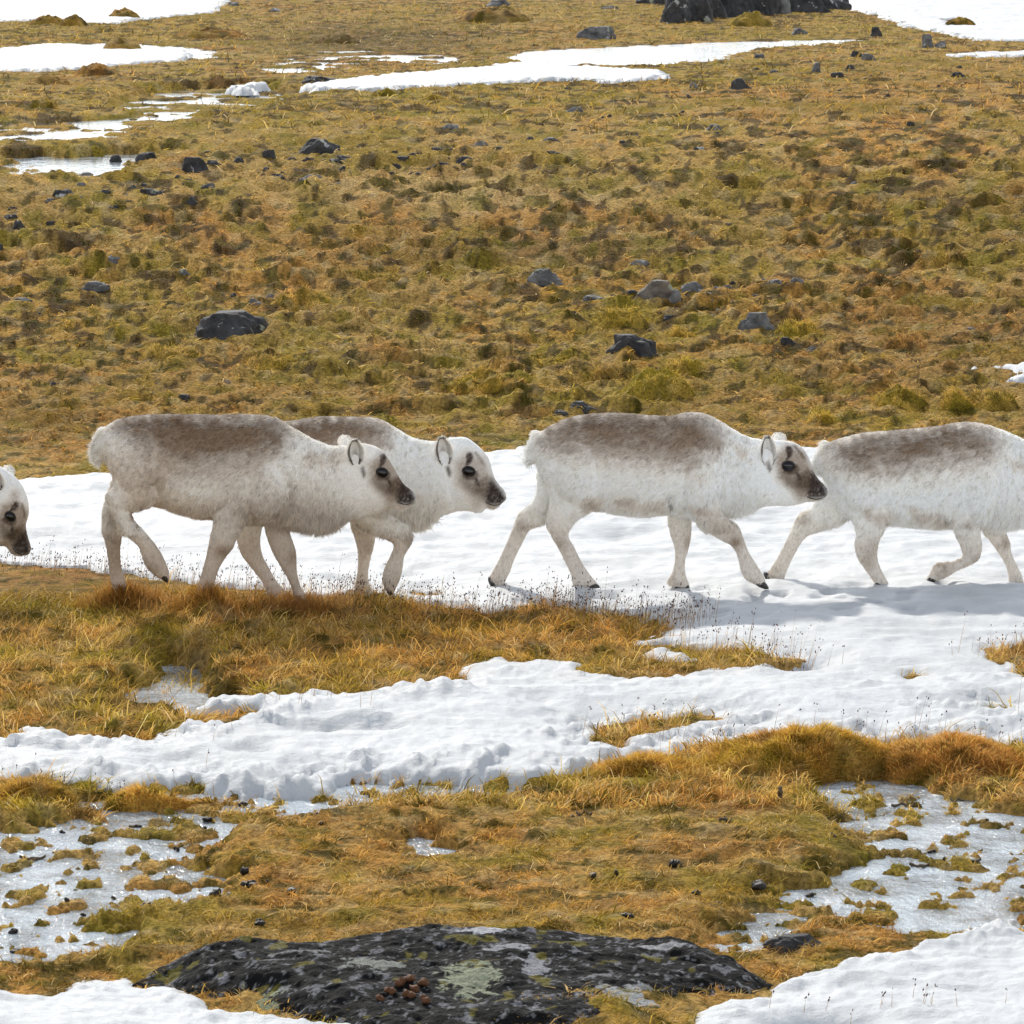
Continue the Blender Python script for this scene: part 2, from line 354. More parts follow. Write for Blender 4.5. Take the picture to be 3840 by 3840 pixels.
# rock
def mat_rock(name, c0, c1, lichen, sc=9):
    m, t, b = newmat(name)
    tc = N(t, "ShaderNodeTexCoord"); oi = N(t, "ShaderNodeObjectInfo")
    add = N(t, "ShaderNodeVectorMath", operation='ADD'); t.links.new(tc.outputs['Object'], add.inputs[0]); t.links.new(oi.outputs['Location'], add.inputs[1])
    n = N(t, "ShaderNodeTexNoise", Scale=sc, Detail=10, Roughness=.7); t.links.new(add.outputs[0], n.inputs['Vector'])
    cr = N(t, "ShaderNodeValToRGB"); e = cr.color_ramp.elements; e[0].position = .38; e[0].color = (*c0, 1); e[1].position = .62; e[1].color = (*c1, 1)
    t.links.new(n.outputs['Fac'], cr.inputs[0])
    n2 = N(t, "ShaderNodeTexNoise", Scale=sc * .7, Detail=9, Roughness=.62); 
    ad2 = N(t, "ShaderNodeVectorMath", operation='ADD'); ad2.inputs[1].default_value = (5.3, 2.1, 7.7); t.links.new(add.outputs[0], ad2.inputs[0]); t.links.new(ad2.outputs[0], n2.inputs['Vector'])
    c2 = N(t, "ShaderNodeValToRGB"); c2.color_ramp.elements[0].position = lichen; c2.color_ramp.elements[1].position = lichen + .025
    t.links.new(n2.outputs['Fac'], c2.inputs[0])
    n4 = N(t, "ShaderNodeTexNoise", Scale=sc * .5, Detail=3); t.links.new(add.outputs[0], n4.inputs['Vector'])
    c4 = N(t, "ShaderNodeValToRGB"); c4.color_ramp.elements[0].position = .45; c4.color_ramp.elements[0].color = (.30, .32, .22, 1); c4.color_ramp.elements[1].position = .55; c4.color_ramp.elements[1].color = (.42, .42, .42, 1)
    t.links.new(n4.outputs['Fac'], c4.inputs[0])
    mx = N(t, "ShaderNodeMix", data_type='RGBA'); t.links.new(c2.outputs[0], mx.inputs['Factor']); t.links.new(cr.outputs[0], mx.inputs['A']); t.links.new(c4.outputs[0], mx.inputs['B'])
    t.links.new(mx.outputs['Result'], b.inputs['Base Color']); b.inputs['Roughness'].default_value = .75
    bp = N(t, "ShaderNodeBump", Strength=1.0, Distance=.03); t.links.new(n.outputs['Fac'], bp.inputs['Height']); t.links.new(bp.outputs[0], b.inputs['Normal'])
    return m
M_rock = mat_rock("basalt", (.010, .010, .011), (.055, .053, .054), .63, 8)
M_rockpale = mat_rock("pale_basalt", (.04, .039, .04), (.20, .195, .19), .60, 7)
M_rocktan = mat_rock("tan_basalt", (.05, .04, .035), (.22, .18, .14), .64, 6)
M_boulder = mat_rock("lichened_basalt", (.008, .008, .009), (.035, .034, .036), .60, 6.5)
def plain(name, col, rough, spec=.5, bs=None):
    m, t, b = newmat(name); b.inputs['Base Color'].default_value = (*col, 1); b.inputs['Roughness'].default_value = rough; b.inputs['Specular IOR Level'].default_value = spec
    if bs: bump_noise(t, b, bs[0], bs[1], bs[2])
    return m
M_eye = plain("wet_eye", (.004, .004, .006), .06)
M_lid = plain("eyelid_skin", (.02, .014, .011), .5)
M_nose = plain("nose_leather", (.03, .026, .027), .38, .5, (160, .5, .002))
M_mouth = plain("lip_line", (.01, .007, .007), .6)
M_hoof = plain("hoof_horn", (.028, .025, .021), .3, .5, (60, .4, .003))
M_dung = plain("dark_dung", (.018, .013, .009), .55, .4, (80, 1, .006))
M_dungbrown = plain("brown_droppings", (.12, .05, .02), .7, .3, (80, 1, .006))
M_twig = plain("weathered_stem", (.10, .075, .05), .8, .2, (50, 1, .004))

# ------------------------------------------------------------------ reindeer
KC = 2.0125                             # scale of the enlarged crops the outlines were traced on
class Deer: pass
def ell(P1, P2, hw, Yc, n=20, sq=2.3, ins=0.0):
    """closed ring: P1/P2 opposite outline points in the animal's plane, hw half width across"""
    c = (P1 + P2) / 2; a = (P1 - P2) / 2; la = np.linalg.norm(a); a = a * max(.4, (la - ins) / la); hw = max(hw * .5, hw - ins * .8); th = np.linspace(0, 2 * np.pi, n, endpoint=False)
    ct, st = np.cos(th), np.sin(th); e = 2 / sq
    ct = np.sign(ct) * np.abs(ct) ** e; st = np.sign(st) * np.abs(st) ** e
    return c[None] + ct[:, None] * a[None] + st[:, None] * np.array([0, hw, 0])[None]
def loft(rings):
    """dense smooth loft through rings (Catmull-Rom) with rounded ends"""
    Rg = np.array(rings); k = len(Rg); out = []
    for i in range(k - 1):
        p0 = Rg[max(i - 1, 0)]; p1 = Rg[i]; p2 = Rg[i + 1]; p3 = Rg[min(i + 2, k - 1)]
        for t in np.linspace(0, 1, 6, endpoint=False):
            out.append(.5 * ((2 * p1) + (-p0 + p2) * t + (2 * p0 - 5 * p1 + 4 * p2 - p3) * t * t + (-p0 + 3 * p1 - 3 * p2 + p3) * t ** 3))
    out.append(Rg[-1])
    def cap(r, q):
        c = r.mean(0); dirv = c - q.mean(0); L = np.linalg.norm(dirv); dirv = dirv / (L + 1e-9); rad = np.linalg.norm(r - c, axis=1).min()
        return [c + (r - c) * math.cos(a) + dirv * rad * math.sin(a) * .7 for a in (.5, .95, 1.3)]
    out = list(reversed(cap(out[0], out[1]))) + out + cap(out[-1], out[-2])
    m, n = len(out), out[0].shape[0]
    V = np.concatenate(out + [out[0].mean(0)[None], out[-1].mean(0)[None]]); F = []
    for i in range(m - 1):
        for j in range(n):
            F.append((i * n + j, i * n + (j + 1) % n, (i + 1) * n + (j + 1) % n, (i + 1) * n + j))
    T = [(m * n, (j + 1) % n, j) for j in range(n)] + [(m * n + 1, (m - 1) * n + j, (m - 1) * n + (j + 1) % n) for j in range(n)]
    return V, F + T

WHITE = np.array((.97, .94, .885)); CREAM = np.array((.76, .70, .62)); BROWN = np.array((.235, .162, .108)); DARK = np.array((.035, .024, .02)); GREY = np.array((.50, .405, .32)); WARM = np.array((.60, .51, .42))
def poly_soft(poly, x, y, soft):
    poly = np.array(poly, float); lo = poly.min(0) - soft * 2; hi = poly.max(0) + soft * 2
    # distance in crop pixels
    X = x; Y = y; d2 = np.full(X.shape, 1e12); ins = np.zeros(X.shape, bool); n = len(poly)
    for i in range(n):
        a = poly[i]; b_ = poly[(i + 1) % n]; e = b_ - a; L = e @ e + 1e-9
        t = np.clip(((X - a[0]) * e[0] + (Y - a[1]) * e[1]) / L, 0, 1)
        dx = X - a[0] - t * e[0]; dy = Y - a[1] - t * e[1]; d2 = np.minimum(d2, dx * dx + dy * dy)
        c = (a[1] > Y) != (b_[1] > Y)
        if abs(e[1]) > 1e-9: ins ^= c & (X < e[0] * (Y - a[1]) / e[1] + a[0])
    d = np.sqrt(d2); s = np.where(ins, d, -d)
    return sst(-soft, soft, s)

def head_points(sp):
    """head feature positions from the traced eye / nose: similarity with the reference head"""
    e0 = np.array((1120., 602.)); n0 = np.array((1410., 785.))
    e1 = np.array(sp['eye'], float); n1 = np.array(sp['nose'], float)
    a = complex(*(n0 - e0)); b_ = complex(*(n1 - e1)); k = b_ / a
    def f(p):
        q = complex(p[0] - e0[0], p[1] - e0[1]) * k; return (e1[0] + q.real, e1[1] + q.imag)
    return f, abs(k)
HEADREF = dict(   # on the reference head's crop
  muzzle=[(1265,720),(1300,640),(1330,680),(1390,735),(1420,780),(1400,830),(1330,835),(1270,830),(1255,790)],
  bridge=[(1180,650),(1260,610),(1310,640),(1390,735),(1340,760),(1240,760),(1170,740)],
  eyering=[(1066,592),(1088,560),(1138,550),(1184,578),(1200,612),(1174,644),(1110,650),(1078,636)],
  tear=[(1165,630),(1195,640),(1210,690),(1190,690)],
  brow=[(1095,470),(1105,440),(1135,440),(1150,470),(1140,510),(1105,545),(1090,540),(1100,500)],
  brow2=[(1150,440),(1170,430),(1235,510),(1250,545),(1225,530),(1190,490)],
  eyeblotch=[(1060,640),(1150,660),(1250,700),(1260,790),(1180,760),(1100,720)],
  ear_fold=[(940,560),(965,540),(990,600),(975,640),(955,610)],
  face=[(1010,520),(1100,430),(1240,480),(1290,600),(1330,680),(1290,830),(1200,850),(1120,760),(1030,680)],
  chin=[(1270,835),(1380,835),(1375,850),(1300,880),(1265,850)],
)
def build_deer(sp):
    ox, oy = sp['off']; Yd = sp['Y']
    def P(c, dY=0.0): return on_y(ox + c[0] / KC, oy + c[1] / KC, Yd + dY)
    lofts = []
    T = sp['torso']
    lofts.append(loft([ell(P(a), P(b_), hw, Yd, 28, 2.2, .0065) for a, b_, hw in T]))
    hy = sp.get('turn', 0.0)            # sideways drift of the muzzle towards the camera
    H = sp['head']; k = len(H)
    rings = []
    for i, (a, b_, hw) in enumerate(H):
        dY = -hy * max(0, i - 1) / (k - 2); rings.append(ell(P(a, dY), P(b_, dY), hw, Yd + dY, 24, 2.1, .003))
    lofts.append(loft(rings))
    planted = []
    if 'tl' in sp: lofts.append(loft([ell(P(a), P(b_), hw, Yd, 14, 2.0) for a, b_, hw in sp['tl']]))
    for L in sp['legs']:
        dY = L['dY']; rings = []
        for (a, b_, *h) in L['r']:
            pa, pb = P(a, dY), P(b_, dY)
            hw = h[0] if h else np.linalg.norm(pa - pb) * .46
            rings.append(ell(pa, pb, hw, Yd + dY, 16, 2.0, .0015))
        # upper rings drift inward so that the limb grows out of the trunk
        lofts.append(loft(rings))
    # trunk relief: shoulder, haunch, cheek
    for (cx, cy, rx, ry, hw, dY) in sp.get('muscle', []):
        for s in (-1, 1):
            r = [ell(P((cx + rx * u, cy - ry * math.sqrt(max(0, 1 - u * u))), s * dY), P((cx + rx * u, cy + ry * math.sqrt(max(0, 1 - u * u))), s * dY), hw * math.sqrt(max(.02, 1 - u * u)), Yd) for u in (-.92, -.6, 0, .6, .92)]
            lofts.append(loft(r))
    V = []; F = []; o = 0
    for v, f in lofts:
        V.append(v); F += [tuple(i + o for i in q) for q in f]; o += len(v)
    V = np.concatenate(V)
    me = bpy.data.meshes.new("tmp"); me.from_pydata(V.tolist(), [], F); ob = bpy.data.objects.new("tmp", me); C.objects.link(ob)
    m = ob.modifiers.new("r", 'REMESH'); m.mode = 'VOXEL'; m.voxel_size = .0075
    m2 = ob.modifiers.new("s", 'SMOOTH'); m2.iterations = 7; m2.factor = .5
    dg = bpy.context.evaluated_depsgraph_get(); dg.update(); ev = ob.evaluated_get(dg)
    body = bpy.data.meshes.new_from_object(ev)
    bpy.data.objects.remove(ob)
    n = len(body.vertices); co = np.empty(n * 3, np.float32); body.vertices.foreach_get("co", co); co = co.reshape(-1, 3).astype(float)
    no = np.empty(n * 3, np.float32); body.vertices.foreach_get("normal", no); no = no.reshape(-1, 3).astype(float)
    # coat pattern in the animal's own side plane
    def side(p):                         # side-plane coordinates in the tracing crop (as seen square on at the animal's plane)
        q = proj(p[:, 0], np.full(len(p), Yd), p[:, 2]); return (q[0] - ox) * KC, (q[1] - oy) * KC
    hf, hs = head_points(sp)
    def coat(p, jit=0.0):
        x, y = side(p)
        j = sp.get('seed', 0)
        nz = fbm(x / 60, y / 60, 3, 200 + j); nf = fbm(x / 14, y / 22, 3, 210 + j); nl = fbm(x / 170, y / 150, 3, 220 + j)
        if jit: x = x + rng.normal(0, jit, len(x)); y = y + rng.normal(0, jit, len(x))
        col = np.repeat(WHITE[None] * sp.get('tone', 1.0), len(p), 0)
        def lay(wt, c): 
            nonlocal col; wt = np.clip(wt, 0, 1)[:, None]; col = col * (1 - wt) + np.asarray(c)[None] * wt
        ly = sp['belly']
        lay(sst(ly - 260, ly + 60, y + nz * 90) * .45 + sp.get('dirt', 0) * (.5 + nz), CREAM)
        lay(sst(ly - 20, ly + 160, y + nz * 60) * (.55 + .35 * nf + sp.get('dirt', 0)), WARM)
        lay(sst(ly - 10, ly + 90, y) * sst(.0, .35, fbm(x / 12, y / 42, 3, 226 + j)) * .45, GREY * .8)
        for pl, soft, c, wt in sp['patch']:
            kk = 1.6 if soft > 60 else 1
            lay(poly_soft(pl, x + nz * 80, y + nz * 80 + (28 if soft > 60 else 0), soft * kk) ** .75 * (wt * 1.12 + .32 * nf + .28 * nl), c)
        # head markings
        m_ = sst(sp['headx'] - 60 , sp['headx'] + 40, x) if not sp.get('nohead') else np.zeros(len(x))
        if not sp.get('nohead'):
            jx, jy = x + nf * 9 * hs, y + nf * 9 * hs
            def hl(key, soft, c, wt):
                lay(poly_soft([hf(q) for q in HEADREF[key]], jx, jy, soft * hs) * wt * (1 + .5 * nf) * m_, c)
            hl('face', 50, GREY * .78, 1.0 * sp.get('face', 1)); hl('eyeblotch', 40, GREY * .42, .9 * sp.get('face', 1)); hl('bridge', 34, BROWN * .5, .9 * sp.get('face', 1)); hl('muzzle', 26, DARK * 1.3, .95); hl('eyering', 12, BROWN * .35, .85)
            hl('tear', 9, DARK, .9); hl('brow', 10, DARK * 1.8, .95); hl('brow2', 12, BROWN * .7, .8 * sp.get('face', 1)); hl('ear_fold', 14, DARK * 2, .8); hl('chin', 12, GREY, .6)
        # joints and lower legs: darker hair
        for (cx, cy, rx, ry, wt) in sp.get('spots', []):
            lay(np.exp(-(((x - cx) / rx) ** 2 + ((y - cy) / ry) ** 2)) * wt * (1 + .8 * nf), BROWN * 1.1)
        return col * (1 + .10 * nf)[:, None]
    cols = np.clip(coat(co), .005, .9)
    a = body.color_attributes.new("Col", 'FLOAT_COLOR', 'POINT'); c4 = np.ones((n, 4), np.float32); c4[:, :3] = cols; a.data.foreach_set("color", c4.ravel())
    body.polygons.foreach_set("use_smooth", np.ones(len(body.polygons), bool)); body.materials.clear(); body.materials.append(M_coat); body.name = "body"
    xs = co[:, 0]; root = empty("reindeer", (float(sp.get('rootx', np.median(xs))), Yd, float(co[:, 2].min())))
    loc = np.array(root.location)
    bo = bpy.data.objects.new("body", body); C.objects.link(bo); bo.parent = root; shift(bo, loc)
    # ---- fur strands
    body.calc_loop_triangles(); nt_ = len(body.loop_triangles); tri = np.empty(nt_ * 3, np.int32); body.loop_triangles.foreach_get("vertices", tri); tri = tri.reshape(-1, 3)
    A, B, D = co[tri[:, 0]], co[tri[:, 1]], co[tri[:, 2]]; ar = np.linalg.norm(np.cross(B - A, D - A), axis=1)
    cen = (A + B + D) / 3
    wgt = ar.copy(); pr = proj(cen[:, 0], cen[:, 1], cen[:, 2])[0]; wgt *= np.where((pr > -200) & (pr < 4040), 1, .25)
    wgt *= np.where(no[tri[:, 0], 1] > .5, .35, 1)
    ns = sp.get('strands', 100000); idx = rng.choice(nt_, ns, p=wgt / wgt.sum()); r1 = np.sqrt(rng.random(ns))[:, None]; r2 = rng.random(ns)[:, None]
    p = A[idx] * (1 - r1) + B[idx] * r1 * (1 - r2) + D[idx] * r1 * r2
    nn = no[tri[idx, 0]]; nn /= np.linalg.norm(nn, axis=1)[:, None] + 1e-9
    x, y = side(p)
    leg = sst(sp['belly'] + 10, sp['belly'] + 90, y); hd = sst(sp['headx'] - 160, sp['headx'] + 70, x) * (1 - leg)
    Lg = .026 * (1 - leg) * (1 - hd) + .014 * leg + .012 * hd
    under = sst(-.2, -.8, nn[:, 2]) * (1 - leg) * (1 - hd); Lg = Lg + under * .008; nk = sst(sp['headx'] - 700, sp['headx'] - 250, x) * (1 - leg) * sst(.1, -.7, nn[:, 2]); Lg = Lg + nk * .028 * (1 - sst(sp['headx'] + 60, sp['headx'] + 140, x) * .8)
    tx, ty_, tr_ = sp['tail']; tl = np.exp(-(((x - tx) / tr_) ** 2 + ((y - ty_) / (tr_ * 1.6)) ** 2)); Lg = Lg + tl * .035
    for (fx_, fy_, fr) in sp.get('feather', []): Lg = Lg + .018 * np.exp(-((x - fx_) ** 2 + (y - fy_) ** 2) / fr ** 2)
    eyeP = hf((1122, 602)); Lg = np.where((x - eyeP[0]) ** 2 + (y - eyeP[1]) ** 2 < (50 * hs) ** 2, .002, Lg)
    nosP = hf((1385, 785)); Lg = np.where((x - nosP[0]) ** 2 + (y - nosP[1]) ** 2 < (42 * hs) ** 2, .002, Lg)
    Lg = Lg * rng.uniform(.6, 1.3, ns) * (1 + .35 * fbm(x / 40, y / 40, 2, 231))
    fa = fbm(x / 45, y / 45, 2, 240 + sp.get('seed', 0)) * 1.1 + rng.normal(0, .22, ns)
    down = sst(500, 950, y) * (1 - hd); fx = -(1 - .6 * down) * (1 - .75 * leg); fz = -.35 - .6 * down - .5 * leg
    neck = sst(sp['headx'] - 650, sp['headx'] - 300, x) * (1 - hd) * (1 - leg); fx = fx * (1 - .75 * neck); fz = fz - .35 * neck * sst(350, 600, y)
    fl = np.stack([fx * np.cos(fa) - fz * np.sin(fa), rng.normal(0, .15, ns), fx * np.sin(fa) + fz * np.cos(fa)], 1)
    fl -= nn * (fl * nn).sum(1)[:, None]; fl /= np.linalg.norm(fl, axis=1)[:, None] + 1e-6
    lift = (.14 + .20 * rng.random(ns) + .25 * under + .2 * sst(.5, .95, nn[:, 2]))[:, None]
    d1 = nn * lift + fl; d1 /= np.linalg.norm(d1, axis=1)[:, None]
    d2_ = nn * lift * .5 + fl + np.array([0, 0, -.25]); d2_ /= np.linalg.norm(d2_, axis=1)[:, None]
    # tufts: strand tips lean together
    key = (np.floor((x + 9 * fbm(x / 20, y / 20, 2, 262)) / 15).astype(np.int64) * 4001 + np.floor((y + 12 * fbm(x / 22, y / 22, 2, 266)) / 24).astype(np.int64)) * 2 + (nn[:, 1] > 0)
    uq, inv = np.unique(key, return_inverse=True); cnt = np.bincount(inv).astype(float); mean = np.stack([np.bincount(inv, p[:, k_]) / cnt for k_ in range(3)], 1)[inv]
    tuft = rng.normal(0, .09, len(uq))[inv]; pull = (mean - p) * (.55 * (1 - hd * .6))[:, None]
    p0 = p - nn * .003; p1 = p0 + d1 * (Lg * .5)[:, None]; p2 = p1 + d2_ * (Lg * .5)[:, None] + pull
    view = np.array([0, -1, .15]); wd = np.cross(d1, view); wd /= np.linalg.norm(wd, axis=1)[:, None] + 1e-6
    wd = wd + rng.normal(0, .35, wd.shape); hwid = (.0009 + .0009 * rng.random(ns))[:, None] * (1 - .35 * hd)[:, None]
    Vf = np.stack([p0 - wd * hwid, p0 + wd * hwid, p1 - wd * hwid * .8, p1 + wd * hwid * .8, p2], 1).reshape(-1, 3)
    cf = np.clip(coat(p, 5.0), .005, .95); bright = (1 + tuft + rng.normal(0, .07, ns) + hd * rng.normal(0, .10, ns))[:, None]; cf = cf * bright
    clump = (1 + .34 * fbm(x / 8, y / 15, 3, 250) + .18 * fbm(x / 26, y / 40, 2, 255))[:, None]; cf = np.clip(cf * clump * 1.05, 0, .97)
    dt = sp.get('tip', .05); tipc = np.clip(cf * (1 + dt) + dt * .12, 0, .93)
    cv = np.stack([cf, cf, cf, cf, tipc], 1).reshape(-1, 3)
    b0 = (np.arange(ns) * 5)[:, None]
    mesh_np("fur", Vf - loc, [b0 + np.array([[0, 1, 3, 2]]), b0 + np.array([[2, 3, 4]])], M_fur, bo, cols=cv)
    # ---- features of the head
    if not sp.get('nohead'):
        tree_y = no[:, 1] < 0
        def surf(c, sgn=-1):             # point of the coat at a traced spot on the near (or far) side
            X = P(c)[0]; Z = P(c)[2]; q = (co[:, 0] - X) ** 2 + (co[:, 2] - Z) ** 2; m_ = q < .012 ** 2
            if not m_.any(): m_ = q < .04 ** 2
            if not m_.any(): return np.array([X, Yd, Z])
            Y_ = co[m_, 1].min() if sgn < 0 else co[m_, 1].max(); pt = P(c, Y_ - Yd) if sgn < 0 else np.array([X, Y_, Z]); return np.array([pt[0], Y_, pt[2]])
        def ball(name, c, r3, mat, parent, rotz=0, tilt=0):
            bm = bmesh.new(); bmesh.ops.create_uvsphere(bm, u_segments=24, v_segments=16, radius=1)
            for v in bm.verts:
                X, Y_, Z = v.co.x * r3[0], v.co.y * r3[1], v.co.z * r3[2]
                ca, sa = math.cos(tilt), math.sin(tilt); v.co = (X * ca - Z * sa, Y_, X * sa + Z * ca)
            for f in bm.faces: f.smooth = True
            me = bpy.data.meshes.new(name); bm.to_mesh(me); bm.free(); me.materials.append(mat)
            o_ = bpy.data.objects.new(name, me); C.objects.link(o_); o_.parent = parent; o_.location = c - loc; return o_
        ang = math.atan2(-(sp['nose'][1] - sp['eye'][1]), sp['nose'][0] - sp['eye'][0])
        for sgn in (-1, 1):
            ec = surf(sp['eye'], sgn); ec[1] -= sgn * .004
            er = .022 * hs
            eye = ball("eye", ec, (er * 1.22, .013, er), M_eye, bo, tilt=ang + .35)
            # eyelid rim around the eyeball
            th = np.linspace(0, 2 * np.pi, 28, endpoint=False); ph = np.linspace(0, 2 * np.pi, 8, endpoint=False)
            Vl = []
            for t_ in th:
                for q in ph:
                    rr = 1.12 + .16 * math.cos(q) * (1.3 if math.sin(t_) > 0 else .7)
                    X = er * 1.22 * rr * math.cos(t_); Z = er * rr * math.sin(t_); ca, sa = math.cos(ang + .35), math.sin(ang + .35)
                    Vl.append((X * ca - Z * sa, sgn * (.003 + .004 * math.sin(q)), X * sa + Z * ca))
            Fl = np.array([(i * 8 + j, i * 8 + (j + 1) % 8, ((i + 1) % 28) * 8 + (j + 1) % 8, ((i + 1) % 28) * 8 + j) for i in range(28) for j in range(8)])
            lid = mesh_np("eyelid", np.array(Vl), Fl, M_lid, eye); 
            npz = surf(hf((1368, 785)), sgn); npz[1] -= sgn * .004
            ball("nostril", npz, (.0075 * hs, .006, .014 * hs), M_mouth, bo, tilt=-.35 + ang + .6)
        tipc_ = P(hf((1400, 785)), -hy * .97); ball("nose_pad", tipc_ + np.array([-.011, 0, 0]), (.017 * hs, .022 * hs, .020 * hs), M_nose, bo, tilt=ang)
        # mouth: a thin dark line along the lip on both sides
        for sgn in (-1, 1):
            pts = [surf(hf(q), sgn) for q in ((1262, 828), (1285, 842), (1320, 850), (1350, 848), (1378, 838))]
            Vm = []
            for i, q in enumerate(pts):
                r_ = .0022 * (1.2 if i in (1, 2, 3) else .7)
                for a_ in range(6): Vm.append(q + np.array([0, math.cos(a_ * math.pi / 3) * r_ + sgn * .001, math.sin(a_ * math.pi / 3) * r_]))
            Fm = np.array([(i * 6 + j, i * 6 + (j + 1) % 6, (i + 1) * 6 + (j + 1) % 6, (i + 1) * 6 + j) for i in range(4) for j in range(6)])
            mesh_np("mouth_line", np.array(Vm) - loc, Fm, M_mouth, bo)
        # ears
        for (bx, by, tx_, ty2, wpx, dYb, far) in sp['ears']:
            pb = P((bx, by), dYb); pt = P((tx_, ty2), dYb - (.012 if not far else -.0)); ax = pt - pb; Lr = np.linalg.norm(ax); axn = ax / Lr
            nrm = np.array([.25, -1, .05]) if not far else np.array([.3, .95, .1]); nrm -= axn * (nrm @ axn); nrm /= np.linalg.norm(nrm); ac = np.cross(axn, nrm)
            W = wpx / KC / 772.5 / 2
            nu, nv = 24, 21; W_sign = 1 if ac[0] > 0 else -1; outer, inner, ci, cc = [], [], [], []
            for i in range(nu):
                t_ = i / (nu - 1); wv = (math.sin(math.pi * min(1, (t_ * .86 + .12)) ** 1.05)) ** .75 * (1 - .0 * t_)
                if t_ > .97: wv *= .6
                for j in range(nv):
                    s_ = j / (nv - 1) * 2 - 1; cup = W * .75 * (1 - s_ * s_) * wv
                    pos = pb + axn * Lr * t_ + ac * (W * wv * s_) - nrm * cup
                    inner.append(pos); outer.append(pos - nrm * .005 * (1 - s_ ** 4) - nrm * .001)
                    rimm = (sst(.45, .62, abs(s_)) * (1 - sst(.84, .95, abs(s_)))) * (1.0 if s_ * W_sign < 0 else .45) + sst(.86, .92, t_) * (1 - sst(.95, 1, t_)) * .8; deep = math.exp(-((s_ - .1) / .35) ** 2 - ((t_ - .28) / .25) ** 2)
                    k_ = min(1, .9 * rimm + .7 * deep + (.6 if t_ < .2 else 0)); ci.append(WHITE * .85 * (1 - k_) + BROWN * .28 * k_); cc.append(WHITE)
            n_ = nu * nv; Vv = np.array(inner + outer); Fq = []
            for i in range(nu - 1):
                for j in range(nv - 1):
                    q = [i * nv + j, i * nv + j + 1, (i + 1) * nv + j + 1, (i + 1) * nv + j]; Fq.append(q); Fq.append([z + n_ for z in reversed(q)])
            for i in range(nu - 1):
                for j in (0, nv - 1): Fq.append([i * nv + j, (i + 1) * nv + j, (i + 1) * nv + j + n_, i * nv + j + n_])
            for j in range(nv - 1): Fq.append([(nu - 1) * nv + j, (nu - 1) * nv + j + 1, (nu - 1) * nv + j + 1 + n_, (nu - 1) * nv + j + n_])
            ear = mesh_np("ear", Vv - loc, np.array(Fq), M_coat, bo, cols=np.array(ci + cc))
            # short hair fringe round the ear
            m_ = 1500; ii = rng.integers(0, nu - 1, m_); jj = np.where(rng.random(m_) < .5, rng.integers(0, nv, m_), np.where(rng.random(m_) < .5, 0, nv - 1)); out_ = rng.random(m_) < .6
            id_ = ii * nv + jj + np.where(out_, n_, 0); pp = Vv[id_] + axn * (rng.random(m_) * Lr / nu)[:, None]
            sgnj = (jj / (nv - 1) * 2 - 1)
            dd = axn[None] * .8 + ac[None] * (sgnj * .7)[:, None] + rng.normal(0, .25, (m_, 3)) - nrm[None] * np.where(out_, .3, -.25)[:, None]; dd /= np.linalg.norm(dd, axis=1)[:, None]
            ww = np.cross(dd, np.array([0, -1, 0])); ww /= np.linalg.norm(ww, axis=1)[:, None] + 1e-6; Lh = rng.uniform(.004, .011, m_)[:, None]
            Vh = np.stack([pp - ww * .0009, pp + ww * .0009, pp + dd * Lh], 1).reshape(-1, 3); bb = (np.arange(m_) * 3)[:, None]
            chs = np.where(out_[:, None], WHITE[None], np.array(ci + cc)[id_]) * rng.uniform(.8, 1.1, (m_, 1))
            mesh_np("ear_fur", Vh - loc, bb + np.array([[0, 1, 2]]), M_fur, ear, cols=np.repeat(chs, 3, 0))
    # ---- hooves: two toes each
    for L in sp['legs']:
        h = L.get('hoof')
        if not h: continue
        pb, pt = P(h[0], L['dY']), P(h[1], L['dY']); ax = pt - pb; ln = np.linalg.norm(ax); ax = ax / ln; upv = np.cross(np.array([0, 1, 0]), ax)
        if upv[2] < 0: upv = -upv
        Vh = []; Fh = []; o = 0
        for s in (-1, 1):
            rings = []
            for t_, a_, b2 in ((-.1, .016, .012), (.2, .020, .014), (.55, .017, .013), (.9, .011, .010), (1.08, .004, .005)):
                c = pb + ax * ln * t_ + np.array([0, s * (.013 - .003 * t_), 0]) - upv * .004 * t_
                th = np.linspace(0, 2 * np.pi, 12, endpoint=False); rings.append(c[None] + np.cos(th)[:, None] * upv[None] * a_ + np.sin(th)[:, None] * np.array([0, b2, 0])[None])
            v, f = loft(rings); Vh.append(v); Fh += [tuple(i + o for i in q) for q in f]; o += len(v)
        Vh = np.concatenate(Vh) - loc
        mesh_np("hoof", Vh, [np.array([f for f in Fh if len(f) == 4]), np.array([f for f in Fh if len(f) == 3])], M_hoof, bo)
    tag(root, sp['label'], "reindeer", "young reindeer walking in single file over the snow")
    return root
def planted(sp):
    ox, oy = sp['off']
    for L in sp['legs']:
        if L.get('plant'):
            c = L['plant']; p = on_y(ox + c[0] / KC, oy + c[1] / KC, sp['Y'] + L['dY']); PINS.append((p[0], p[1], p[2] + .004, sp.get('on', 'snow')))
def sh(r, dx, dy): return [((a[0] + dx, a[1] + dy), (b_[0] + dx, b_[1] + dy), *h) for a, b_, *h in r]

